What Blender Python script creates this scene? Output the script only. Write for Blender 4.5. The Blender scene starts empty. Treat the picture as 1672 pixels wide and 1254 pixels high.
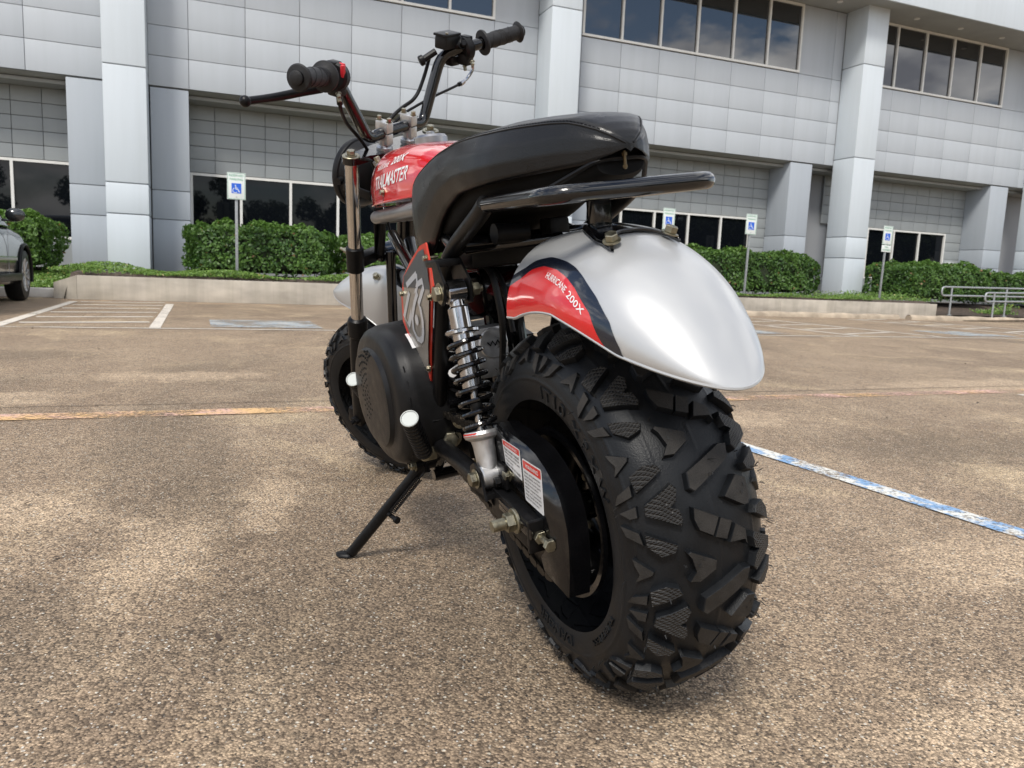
import bpy, bmesh, math, random
import numpy as np
from mathutils import Vector, Matrix, Euler
from math import sin, cos, pi, radians
random.seed(7); rng = np.random.default_rng(7)
S = bpy.context.scene
COL = S.collection

# ---------------------------------------------------------------- camera
cam = bpy.data.objects.new('camera', bpy.data.cameras.new('camera')); COL.objects.link(cam)
S.camera = cam
PITCH, ROLL = 7.93, 2.34
_p, _r = radians(PITCH), radians(ROLL)
_f = Vector((0, cos(_p), -sin(_p))); _R = Vector((1, 0, 0)); _D = _f.cross(_R)
_R2 = cos(_r) * _R - sin(_r) * _D; _D2 = sin(_r) * _R + cos(_r) * _D
mw = Matrix.Identity(4)
for i in range(3):
    mw[i][0] = _R2[i]; mw[i][1] = -_D2[i]; mw[i][2] = -_f[i]
mw[2][3] = 0.6
cam.matrix_world = mw
cam.data.sensor_width = 36; cam.data.lens = 1263 / 1672 * 36
cam.data.clip_start = 0.05; cam.data.clip_end = 900
cam.data.dof.use_dof = True; cam.data.dof.focus_distance = 1.35; cam.data.dof.aperture_fstop = 14

# ---------------------------------------------------------------- world and sun
W = bpy.data.worlds.new("World"); S.world = W; W.use_nodes = True
nt = W.node_tree; nt.nodes.clear()
SUN_EL, SUN_AZ = radians(50), radians(196)     # azimuth clockwise from +Y (behind the camera, slightly left)
def N(tree, t, **k):
    n = tree.nodes.new(t)
    for a, b in k.items(): setattr(n, a, b)
    return n
out = N(nt, 'ShaderNodeOutputWorld')
sky = N(nt, 'ShaderNodeTexSky'); sky.sky_type = 'NISHITA'; sky.sun_disc = False
sky.sun_elevation = SUN_EL; sky.sun_rotation = SUN_AZ
bg1 = N(nt, 'ShaderNodeBackground'); bg1.inputs[1].default_value = 0.11
bg2 = N(nt, 'ShaderNodeBackground'); bg2.inputs[1].default_value = 1.62
tc = N(nt, 'ShaderNodeTexCoord'); mp = N(nt, 'ShaderNodeMapping'); mp.inputs['Scale'].default_value = (1.0, 1.0, 2.2)
mp.inputs['Location'].default_value = (3.1, 1.7, 0.4)
n1 = N(nt, 'ShaderNodeTexNoise'); n1.inputs['Scale'].default_value = 3.4; n1.inputs['Detail'].default_value = 9; n1.inputs['Roughness'].default_value = 0.56
r1 = N(nt, 'ShaderNodeValToRGB'); r1.color_ramp.elements[0].position = 0.46; r1.color_ramp.elements[1].position = 0.53
n2 = N(nt, 'ShaderNodeTexNoise'); n2.inputs['Scale'].default_value = 5.0; n2.inputs['Detail'].default_value = 7
r2 = N(nt, 'ShaderNodeValToRGB')
r2.color_ramp.elements[0].position = 0.40; r2.color_ramp.elements[0].color = (0.30, 0.31, 0.35, 1)
r2.color_ramp.elements[1].position = 0.62; r2.color_ramp.elements[1].color = (1.0, 0.99, 0.97, 1)
mx = N(nt, 'ShaderNodeMixShader')
L = nt.links.new
L(tc.outputs['Generated'], mp.inputs[0]); L(mp.outputs[0], n1.inputs['Vector']); L(mp.outputs[0], n2.inputs['Vector'])
L(n1.outputs[0], r1.inputs[0]); L(n2.outputs[0], r2.inputs[0]); L(r2.outputs[0], bg2.inputs[0]); L(sky.outputs[0], bg1.inputs[0])
L(r1.outputs[0], mx.inputs[0]); L(bg1.outputs[0], mx.inputs[1]); L(bg2.outputs[0], mx.inputs[2]); L(mx.outputs[0], out.inputs[0])
sl = bpy.data.lights.new('sun', 'SUN'); sl.energy = 2.1; sl.angle = radians(13); sl.color = (1.0, 0.955, 0.88)
so = bpy.data.objects.new('sun', sl); COL.objects.link(so)
sd = Vector((sin(SUN_AZ) * cos(SUN_EL), cos(SUN_AZ) * cos(SUN_EL), sin(SUN_EL)))
so.rotation_euler = sd.to_track_quat('Z', 'Y').to_euler(); so.location = (0, -5, 20)
S.view_settings.view_transform = 'Standard'; S.view_settings.look = 'None'
S.view_settings.gamma = 1; S.view_settings.use_curve_mapping = False; S.view_settings.exposure = 0.54

# ---------------------------------------------------------------- materials
MATS = {}
def mat(name, color, rough=0.5, metal=0.0, coat=0.0, ior=1.45, spec=None):
    m = bpy.data.materials.new(name); m.use_nodes = True
    b = m.node_tree.nodes['Principled BSDF']
    b.inputs['Base Color'].default_value = (*color, 1); b.inputs['Roughness'].default_value = rough
    b.inputs['Metallic'].default_value = metal; b.inputs['Coat Weight'].default_value = coat
    b.inputs['Coat Roughness'].default_value = 0.04; b.inputs['IOR'].default_value = ior
    if spec is not None: b.inputs['Specular IOR Level'].default_value = spec
    MATS[name] = m
    return m
def vary(m, scale=20, amt=0.25, bump=0.0, bscale=None, rough_amt=0.0, detail=6, coords='Object', stretch=None):
    """noise variation of colour, roughness and fine relief"""
    t = m.node_tree; b = t.nodes['Principled BSDF']; L = t.links.new
    c = N(t, 'ShaderNodeTexCoord'); src = c.outputs[coords]
    if stretch:
        mp = N(t, 'ShaderNodeMapping'); mp.inputs['Scale'].default_value = stretch; L(src, mp.inputs[0]); src = mp.outputs[0]
    n = N(t, 'ShaderNodeTexNoise'); n.inputs['Scale'].default_value = scale; n.inputs['Detail'].default_value = detail
    L(src, n.inputs['Vector'])
    base = b.inputs['Base Color'].default_value[:3]
    if amt:
        r = N(t, 'ShaderNodeValToRGB')
        r.color_ramp.elements[0].position = 0.3; r.color_ramp.elements[1].position = 0.7
        r.color_ramp.elements[0].color = (*[x * (1 - amt) for x in base], 1)
        r.color_ramp.elements[1].color = (*[min(1, x * (1 + amt)) for x in base], 1)
        L(n.outputs[0], r.inputs[0]); L(r.outputs[0], b.inputs['Base Color'])
    if rough_amt:
        mr = N(t, 'ShaderNodeMapRange'); rr = b.inputs['Roughness'].default_value
        mr.inputs['From Min'].default_value = 0.3; mr.inputs['From Max'].default_value = 0.7
        mr.inputs['To Min'].default_value = max(0.02, rr - rough_amt); mr.inputs['To Max'].default_value = rr + rough_amt
        L(n.outputs[0], mr.inputs['Value']); L(mr.outputs[0], b.inputs['Roughness'])
    if bump:
        n2 = N(t, 'ShaderNodeTexNoise'); n2.inputs['Scale'].default_value = bscale or scale * 4; n2.inputs['Detail'].default_value = 4
        L(src, n2.inputs['Vector'])
        bp = N(t, 'ShaderNodeBump'); bp.inputs['Strength'].default_value = bump; bp.inputs['Distance'].default_value = 0.002
        L(n2.outputs[0], bp.inputs['Height']); L(bp.outputs[0], b.inputs['Normal'])
    return m

M_BLACK = vary(mat('black gloss paint', (0.003, 0.003, 0.0035), 0.14, coat=0.5), 30, 0.2, 0.08, 60, 0.06)
M_SATIN = vary(mat('satin black', (0.005, 0.005, 0.0055), 0.36, spec=.25), 60, 0.25, 0.15, 300, 0.08)
M_PLAST = vary(mat('black plastic', (0.009, 0.009, 0.0095), 0.38, spec=.25), 40, 0.2, 0.12, 900, 0.06)
M_LEATH = vary(mat('black vinyl', (0.006, 0.006, 0.0065), 0.30, spec=.42), 60, 0.15, 0.16, 520, 0.03)
M_RUBB = vary(mat('tyre rubber', (0.0075, 0.0085, 0.010), 0.42, spec=.3), 22, 0.3, 0.22, 500, 0.1)
M_TREAD = vary(mat('tread top rubber', (0.024, 0.022, 0.020), 0.62, spec=.3), 40, 0.4, 0.4, 700, 0.1)
M_GRIP = vary(mat('grip rubber', (0.018, 0.018, 0.019), 0.55, spec=.35), 40, 0.25, 0.3, 300)
M_SILV = vary(mat('silver paint', (0.47, 0.475, 0.475), 0.38, metal=0.42, coat=0.45), 6, 0.03, 0.0)
M_SILV.node_tree.nodes['Principled BSDF'].inputs['Coat Roughness'].default_value = 0.14
M_RED = mat('red paint', (0.56, 0.006, 0.008), 0.25, coat=1.0)
M_NAVY = mat('dark blue decal', (0.008, 0.011, 0.02), 0.2, coat=0.8)
M_WHITE = mat('white print', (0.75, 0.75, 0.75), 0.35)
M_CHROM = vary(mat('chrome', (0.48, 0.48, 0.49), 0.16, metal=1), 30, 0.06, 0, rough_amt=0.05)
M_FORK = vary(mat('hard chrome fork', (0.62, 0.60, 0.58), 0.14, metal=1), 30, 0.06, 0, rough_amt=0.04)
M_ALU = vary(mat('cast aluminium', (0.55, 0.55, 0.55), 0.42, metal=0.9), 60, 0.15, 0.2, 500, 0.1)
M_ZINC = vary(mat('zinc plated steel', (0.30, 0.28, 0.21), 0.38, metal=0.95), 90, 0.3, 0.2, 400, 0.1)
M_GREYT = vary(mat('grey painted tube', (0.24, 0.24, 0.245), 0.35, metal=0.3, coat=0.3), 30, 0.1)
M_PLATE = vary(mat('taupe plate print', (0.20, 0.18, 0.155), 0.32, coat=0.5), 30, 0.08)
M_PLATED = mat('dark grey plate print', (0.07, 0.075, 0.08), 0.32, coat=0.5)
M_PRED = mat('plate red border', (0.60, 0.055, 0.035), 0.35, coat=0.4)
M_PGREY = mat('plate numeral grey', (0.42, 0.43, 0.45), 0.35, coat=0.4)
M_LABEL = vary(mat('label white', (0.66, 0.66, 0.66), 0.4), 60, 0.06)
M_LRED = mat('label red', (0.55, 0.03, 0.02), 0.4)
M_INK = mat('label ink', (0.03, 0.03, 0.03), 0.5)
M_CHAIN = vary(mat('oiled chain', (0.05, 0.043, 0.035), 0.4, metal=0.8), 200, 0.4, 0.3, 600)
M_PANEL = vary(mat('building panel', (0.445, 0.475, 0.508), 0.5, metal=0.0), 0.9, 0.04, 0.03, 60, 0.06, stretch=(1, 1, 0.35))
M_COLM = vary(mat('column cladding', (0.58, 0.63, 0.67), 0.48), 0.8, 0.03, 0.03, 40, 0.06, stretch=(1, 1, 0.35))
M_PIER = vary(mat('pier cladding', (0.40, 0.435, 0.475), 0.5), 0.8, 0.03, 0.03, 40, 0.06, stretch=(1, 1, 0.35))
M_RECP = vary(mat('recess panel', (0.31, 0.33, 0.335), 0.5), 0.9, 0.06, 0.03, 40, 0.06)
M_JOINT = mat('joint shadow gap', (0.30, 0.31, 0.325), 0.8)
M_SOFF = vary(mat('soffit stucco', (0.33, 0.335, 0.325), 0.8), 2, 0.07, 0.2, 80)
M_GLASS = mat('dark tinted glass', (0.004, 0.005, 0.007), 0.02, ior=1.36)
M_GLASSU = mat('reflective tinted glass', (0.008, 0.009, 0.012), 0.012, ior=2.1)
M_FRAME = vary(mat('window frame', (0.74, 0.73, 0.69), 0.45), 5, 0.05)
M_CONC = vary(mat('wall concrete', (0.50, 0.455, 0.39), 0.85), 1.6, 0.24, 0.5, 60, stretch=(1, 1, 2.2))
M_CURBW = vary(mat('white painted kerb', (0.68, 0.65, 0.6), 0.7), 6, 0.12, 0.4, 60)
M_STOP = vary(mat('wheel stop concrete', (0.40, 0.33, 0.25), 0.9), 5, 0.25, 0.6, 60)
M_SOIL = vary(mat('mulch soil', (0.075, 0.055, 0.042), 0.95), 14, 0.5, 1.0, 60)
M_GALV = vary(mat('galvanised post', (0.36, 0.38, 0.39), 0.5, metal=0.5), 15, 0.12)
M_SIGN = mat('sign white', (0.70, 0.74, 0.72), 0.4)
M_SGRN = mat('sign green', (0.05, 0.30, 0.17), 0.4)
M_SBLU = mat('sign blue', (0.02, 0.12, 0.62), 0.4)
M_CARP = vary(mat('car paint charcoal', (0.022, 0.026, 0.028), 0.24, metal=0.3, coat=1.0), 5, 0.03)
M_TRUNK = vary(mat('bark', (0.06, 0.045, 0.035), 0.9), 8, 0.4, 1, 30)
M_HAIR = mat('rubber whisker', (0.012, 0.012, 0.012), 0.6)

def streaks(m, amt=.045):
    """rain streaks down cladding, and a slightly different batch tone per piece"""
    t = m.node_tree; b = t.nodes['Principled BSDF']; L = t.links.new
    src = b.inputs['Base Color'].links[0].from_socket
    g_ = N(t, 'ShaderNodeNewGeometry'); mp = N(t, 'ShaderNodeMapping'); mp.inputs['Scale'].default_value = (5, 5, .28); L(g_.outputs['Position'], mp.inputs[0])
    n = N(t, 'ShaderNodeTexNoise'); n.inputs['Scale'].default_value = 1.0; n.inputs['Detail'].default_value = 7; n.inputs['Roughness'].default_value = .65; L(mp.outputs[0], n.inputs['Vector'])
    r = N(t, 'ShaderNodeValToRGB'); r.color_ramp.elements[0].position = .36; r.color_ramp.elements[1].position = .62
    r.color_ramp.elements[0].color = (1 - amt, 1 - amt, 1 - amt * 1.1, 1); r.color_ramp.elements[1].color = (1, 1, 1, 1); L(n.outputs[0], r.inputs[0])
    oi = N(t, 'ShaderNodeObjectInfo'); r2_ = N(t, 'ShaderNodeMapRange'); r2_.inputs['To Min'].default_value = .975; r2_.inputs['To Max'].default_value = 1.02; L(oi.outputs['Random'], r2_.inputs['Value'])
    x = N(t, 'ShaderNodeMix', data_type='RGBA', blend_type='MULTIPLY'); x.inputs[0].default_value = 1; L(src, x.inputs[6]); L(r.outputs[0], x.inputs[7])
    y = N(t, 'ShaderNodeMix', data_type='RGBA', blend_type='MULTIPLY'); y.inputs[0].default_value = 1; L(x.outputs[2], y.inputs[6]); L(r2_.outputs[0], y.inputs[7]); L(y.outputs[2], b.inputs['Base Color'])
for m_ in (M_PANEL, M_COLM, M_PIER, M_RECP): streaks(m_)
streaks(M_CONC, .20)

def leaf_mat(name, c1, c2, c3=None):
    m = bpy.data.materials.new(name); m.use_nodes = True; t = m.node_tree; b = t.nodes['Principled BSDF']; L = t.links.new
    a = N(t, 'ShaderNodeAttribute', attribute_name='tone')
    r = N(t, 'ShaderNodeValToRGB'); r.color_ramp.elements[0].color = (*c1, 1); r.color_ramp.elements[1].color = (*c2, 1)
    if c3:
        e = r.color_ramp.elements.new(0.96); e.color = (*c2, 1); r.color_ramp.elements[2].position = 1.0; r.color_ramp.elements[2].color = (*c3, 1)
    L(a.outputs['Fac'], r.inputs[0]); L(r.outputs[0], b.inputs['Base Color'])
    b.inputs['Roughness'].default_value = 0.48
    b.inputs['Subsurface Weight'].default_value = 0.0
    tr = N(t, 'ShaderNodeBsdfTranslucent'); L(r.outputs[0], tr.inputs[0])
    mx = N(t, 'ShaderNodeMixShader'); mx.inputs[0].default_value = 0.28
    o = t.nodes['Material Output']; L(b.outputs[0], mx.inputs[1]); L(tr.outputs[0], mx.inputs[2]); L(mx.outputs[0], o.inputs[0])
    return m
M_HEDGE = leaf_mat('hedge leaves', (0.036, 0.095, 0.020), (0.140, 0.260, 0.045), (0.24, 0.13, 0.05))
M_GRASS = leaf_mat('ground cover leaves', (0.08, 0.17, 0.028), (0.21, 0.34, 0.065), (0.36, 0.32, 0.10))
M_TREEL = leaf_mat('tree leaves', (0.03, 0.06, 0.018), (0.08, 0.13, 0.035))
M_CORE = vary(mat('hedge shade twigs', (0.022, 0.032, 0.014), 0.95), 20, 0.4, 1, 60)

# knurled tread: fine raised checks laid out on the block's own UVs
def knurl(name, base):
    m = vary(mat(name, base, 0.5), 40, 0.25); t = m.node_tree; b = t.nodes['Principled BSDF']; L = t.links.new
    uv = N(t, 'ShaderNodeUVMap'); sp = N(t, 'ShaderNodeSeparateXYZ'); L(uv.outputs[0], sp.inputs[0])
    hs = []
    for i in (0, 1):
        mu = N(t, 'ShaderNodeMath', operation='MULTIPLY'); mu.inputs[1].default_value = 2 * pi / 0.0037; L(sp.outputs[i], mu.inputs[0])
        s = N(t, 'ShaderNodeMath', operation='SINE'); L(mu.outputs[0], s.inputs[0]); hs.append(s)
    mn = N(t, 'ShaderNodeMath', operation='MINIMUM'); L(hs[0].outputs[0], mn.inputs[0]); L(hs[1].outputs[0], mn.inputs[1])
    bp = N(t, 'ShaderNodeBump'); bp.inputs['Strength'].default_value = 1.0; bp.inputs['Distance'].default_value = 0.0016
    L(mn.outputs[0], bp.inputs['Height']); L(bp.outputs[0], b.inputs['Normal'])
    return m
M_KNURL = knurl('knurled tread rubber', (0.022, 0.021, 0.020))

PALE = [(-.72, 1.55, .16, .55, .1), (-.62, 1.95, .12, .5, .2), (-1.75, 4.1, .8, .35, .4), (-2.3, 3.2, .7, .3, .3), (.58, .80, .22, .16, .3), (.72, 1.0, .3, .2, 0), (-.13, .72, .2, .12, .2), (.25, .95, .2, .1, .4), (-1.15, 1.75, .4, .25, 0), (1.1, 1.7, .5, .25, .5), (.9, 3.4, .9, .35, .3), (-.65, .72, .25, .16, 0), (3.2, 5.2, 1.6, .5, .4)]
DARKP = [(-1.25, 2.7, .28, 1.3, .35), (-.95, 2.3, .2, .9, .35), (-.85, 1.15, .4, .35, 0), (-.35, 1.25, .35, .35, 0), (.10, 1.3, .5, .6, .4), (1.7, 3.0, .9, .5, .3), (-3.2, 4.6, 1.0, .5, .4)]
def ground_mat():
    m = bpy.data.materials.new('exposed aggregate concrete'); m.use_nodes = True; t = m.node_tree; b = t.nodes['Principled BSDF']; L = t.links.new
    c = N(t, 'ShaderNodeTexCoord'); P = c.outputs['Object']
    def noise(s, d=6, r=0.55, st=None, dist=0.0):
        n = N(t, 'ShaderNodeTexNoise'); n.inputs['Scale'].default_value = s; n.inputs['Detail'].default_value = d; n.inputs['Roughness'].default_value = r
        n.inputs['Distortion'].default_value = dist
        if st:
            q = N(t, 'ShaderNodeMapping'); q.inputs['Scale'].default_value = st[:3]; q.inputs['Rotation'].default_value = (0, 0, st[3]); L(P, q.inputs[0]); L(q.outputs[0], n.inputs['Vector'])
        else: L(P, n.inputs['Vector'])
        return n.outputs[0]
    def ramp(x, p0, p1, c0=(0, 0, 0), c1=(1, 1, 1)):
        r = N(t, 'ShaderNodeValToRGB'); r.color_ramp.elements[0].position = p0; r.color_ramp.elements[1].position = p1
        r.color_ramp.elements[0].color = (*c0, 1); r.color_ramp.elements[1].color = (*c1, 1); L(x, r.inputs[0]); return r.outputs[0]
    def mix(f, a, b_, mode='MIX'):
        x = N(t, 'ShaderNodeMix', data_type='RGBA', blend_type=mode)
        if isinstance(f, float): x.inputs[0].default_value = f
        else: L(f, x.inputs[0])
        for s, v in ((x.inputs[6], a), (x.inputs[7], b_)):
            if isinstance(v, tuple): s.default_value = (*v, 1)
            else: L(v, s)
        return x.outputs[2]
    def math2(op, x, y):
        n = N(t, 'ShaderNodeMath', operation=op)
        for s, v in ((n.inputs[0], x), (n.inputs[1], y)):
            if isinstance(v, float): s.default_value = v
            else: L(v, s)
        return n.outputs[0]
    fine = noise(48, 5, 0.75)
    rag = math2('MULTIPLY', math2('SUBTRACT', fine, 0.5), 0.42)          # ragged edges for every patch
    big = noise(0.5, 7, 0.6); patch = math2('ADD', noise(1.15, 9, 0.62, (1, 1, 1, 0.2), 0.5), rag)
    streak = math2('ADD', noise(1.1, 8, 0.6, (1.9, 0.42, 1, radians(12)), 0.6), rag); worn = math2('ADD', noise(3.6, 8, 0.7, (1, .7, 1, .5), .3), rag)
    base = mix(ramp(big, 0.35, 0.65), (0.285, 0.214, 0.152), (0.395, 0.304, 0.218))
    base = mix(ramp(worn, 0.50, 0.68), base, (0.445, 0.350, 0.252))
    base = mix(ramp(patch, 0.54, 0.68), base, (0.57, 0.45, 0.305))
    base = mix(ramp(streak, 0.58, 0.72), base, (0.50, 0.385, 0.265))
    dark = ramp(math2('ADD', noise(0.75, 8, 0.62, (1, 0.6, 1, 0.9), 0.3), rag), 0.52, 0.68)
    base = mix(math2('MULTIPLY', dark, 0.5), base, (0.165, 0.130, 0.095))
    # pale worn patches, rubbed tyre tracks and further darker patches at set spots
    def blob(x, y, rx, ry, rot=0.0):
        q = N(t, 'ShaderNodeMapping'); q.vector_type = 'TEXTURE'; q.inputs['Location'].default_value = (x, y, 0); q.inputs['Rotation'].default_value = (0, 0, rot); q.inputs['Scale'].default_value = (rx, ry, 1); L(P, q.inputs[0])
        gr = N(t, 'ShaderNodeTexGradient', gradient_type='SPHERICAL'); L(q.outputs[0], gr.inputs[0]); return gr.outputs[0]
    bl = None
    for args in PALE:
        o_ = blob(*args); bl = o_ if bl is None else math2('MAXIMUM', bl, o_)
    bl = math2('ADD', math2('MULTIPLY', bl, 0.75), math2('ADD', math2('MULTIPLY', rag, 1.5), math2('MULTIPLY', math2('SUBTRACT', noise(5, 8, 0.7), 0.5), 1.5)))
    base = mix(math2('MULTIPLY', ramp(bl, 0.22, 0.50), 0.62), base, (0.60, 0.468, 0.335))
    dk = None
    for args in DARKP:
        o_ = blob(*args); dk = o_ if dk is None else math2('MAXIMUM', dk, o_)
    dk = math2('ADD', math2('MULTIPLY', dk, 0.8), math2('ADD', rag, math2('SUBTRACT', noise(4, 8, 0.7, (4.0, .5, 1, 0)), 0.5)))
    base = mix(math2('MULTIPLY', ramp(dk, 0.15, 0.5), 0.5), base, (0.185, 0.145, 0.105))
    # aggregate: every stone its own tone, paste sunk between
    v = N(t, 'ShaderNodeTexVoronoi'); v.inputs['Scale'].default_value = 250; L(P, v.inputs['Vector'])
    sr = N(t, 'ShaderNodeSeparateColor'); L(v.outputs['Color'], sr.inputs[0])
    stone = ramp(sr.outputs[0], 0.05, 0.95, (0.30, 0.29, 0.29), (1.85, 1.80, 1.72))
    edge = ramp(v.outputs['Distance'], 0.25, 0.62, (1.06, 1.06, 1.06), (0.42, 0.40, 0.37))
    col = mix(0.82, base, stone, 'MULTIPLY'); col = mix(0.55, col, edge, 'MULTIPLY')
    for sc_, loc, thr, ca, cb, rr0 in ((105, 0.0, 0.80, (0.50, 0.44, 0.34), (0.66, 0.62, 0.54), .26), (135, 3.3, 0.74, (0.05, 0.042, 0.036), (0.09, 0.075, 0.06), .30), (165, 9.1, 0.86, (0.60, 0.55, 0.46), (0.70, 0.67, 0.62), .26)):
        v2 = N(t, 'ShaderNodeTexVoronoi'); v2.inputs['Scale'].default_value = sc_
        q = N(t, 'ShaderNodeMapping'); q.inputs['Location'].default_value = (loc, loc * 2.3, 0); L(P, q.inputs[0]); L(q.outputs[0], v2.inputs['Vector'])
        s2 = N(t, 'ShaderNodeSeparateColor'); L(v2.outputs['Color'], s2.inputs[0])
        m_ = math2('MULTIPLY', ramp(s2.outputs[0], thr, thr + .02), ramp(v2.outputs['Distance'], rr0 - .05, rr0 + .02, (1, 1, 1), (0, 0, 0)))
        col = mix(m_, col, ramp(s2.outputs[1], 0.0, 1.0, ca, cb))
    # oil drips and leaf stains
    vd = N(t, 'ShaderNodeTexVoronoi'); vd.inputs['Scale'].default_value = 1.3; L(P, vd.inputs['Vector'])
    sd_ = N(t, 'ShaderNodeSeparateColor'); L(vd.outputs['Color'], sd_.inputs[0])
    spot = math2('MULTIPLY', ramp(sd_.outputs[0], 0.70, 0.74), ramp(math2('ADD', vd.outputs['Distance'], math2('MULTIPLY', rag, .12)), 0.018, 0.035, (1, 1, 1), (0, 0, 0)))
    col = mix(math2('MULTIPLY', spot, .7), col, (0.05, 0.045, 0.042))
    grime = ramp(noise(22, 5, 0.75), 0.30, 0.72, (0.74, 0.74, 0.75), (1.20, 1.20, 1.18)); col = mix(1.0, col, grime, 'MULTIPLY')
    L(col, b.inputs['Base Color']); b.inputs['Roughness'].default_value = 0.82; b.inputs['Specular IOR Level'].default_value = 0.3
    bp = N(t, 'ShaderNodeBump'); bp.inputs['Strength'].default_value = 0.8; bp.inputs['Distance'].default_value = 0.003
    add = N(t, 'ShaderNodeMath', operation='SUBTRACT'); L(noise(160, 3, 0.6), add.inputs[0]); L(v.outputs['Distance'], add.inputs[1]); L(add.outputs[0], bp.inputs['Height']); L(bp.outputs[0], b.inputs['Normal'])
    return m
M_GROUND = ground_mat()

def paint_mat(name, col, col2=None, wear=0.5, scale=70):
    m = bpy.data.materials.new(name); m.use_nodes = True; t = m.node_tree; b = t.nodes['Principled BSDF']; L = t.links.new
    c = N(t, 'ShaderNodeTexCoord'); n = N(t, 'ShaderNodeTexNoise'); n.inputs['Scale'].default_value = scale; n.inputs['Detail'].default_value = 8; n.inputs['Roughness'].default_value = 0.75
    n2 = N(t, 'ShaderNodeTexNoise'); n2.inputs['Scale'].default_value = 3; n2.inputs['Detail'].default_value = 6
    L(c.outputs['Object'], n.inputs[0]); L(c.outputs['Object'], n2.inputs[0])
    ad = N(t, 'ShaderNodeMath', operation='ADD'); hf = N(t, 'ShaderNodeMath', operation='MULTIPLY'); hf.inputs[1].default_value = 0.6
    L(n2.outputs[0], hf.inputs[0]); L(n.outputs[0], ad.inputs[0]); L(hf.outputs[0], ad.inputs[1])
    r = N(t, 'ShaderNodeValToRGB'); r.color_ramp.elements[0].position = min(0.9, wear + 0.22); r.color_ramp.elements[1].position = min(0.98, wear + 0.36)
    L(ad.outputs[0], r.inputs[0])
    if col2:
        w = N(t, 'ShaderNodeTexNoise'); w.inputs['Scale'].default_value = 11; w.inputs['Detail'].default_value = 8; w.inputs['Roughness'].default_value = 0.72; L(c.outputs['Object'], w.inputs[0])
        rr = N(t, 'ShaderNodeValToRGB'); rr.color_ramp.elements[0].position = 0.46; rr.color_ramp.elements[1].position = 0.54
        rr.color_ramp.elements[0].color = (*col, 1); rr.color_ramp.elements[1].color = (*col2, 1); L(w.outputs[0], rr.inputs[0]); L(rr.outputs[0], b.inputs['Base Color'])
    else: b.inputs['Base Color'].default_value = (*col, 1)
    b.inputs['Roughness'].default_value = 0.75
    tr = N(t, 'ShaderNodeBsdfTransparent'); mx = N(t, 'ShaderNodeMixShader'); o = t.nodes['Material Output']
    L(r.outputs[0], mx.inputs[0]); L(b.outputs[0], mx.inputs[1]); L(tr.outputs[0], mx.inputs[2]); L(mx.outputs[0], o.inputs[0])
    return m
M_PW = paint_mat('worn white road paint', (0.66, 0.60, 0.52), wear=0.62)
M_PB = paint_mat('worn blue road paint', (0.20, 0.34, 0.54), (0.66, 0.65, 0.60), wear=0.57)
M_PO = paint_mat('worn orange and red road paint', (0.66, 0.42, 0.20), (0.60, 0.38, 0.31), wear=0.50, scale=60)
M_PO.node_tree.nodes['Noise Texture.002'].inputs['Scale'].default_value = 1.6
M_PBX = paint_mat('faded blue bay symbol paint', (0.30, 0.36, 0.40), (0.46, 0.44, 0.40), wear=0.54)
M_CRACK = mat('joint line dark filler', (0.05, 0.04, 0.032), 0.9)

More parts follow.
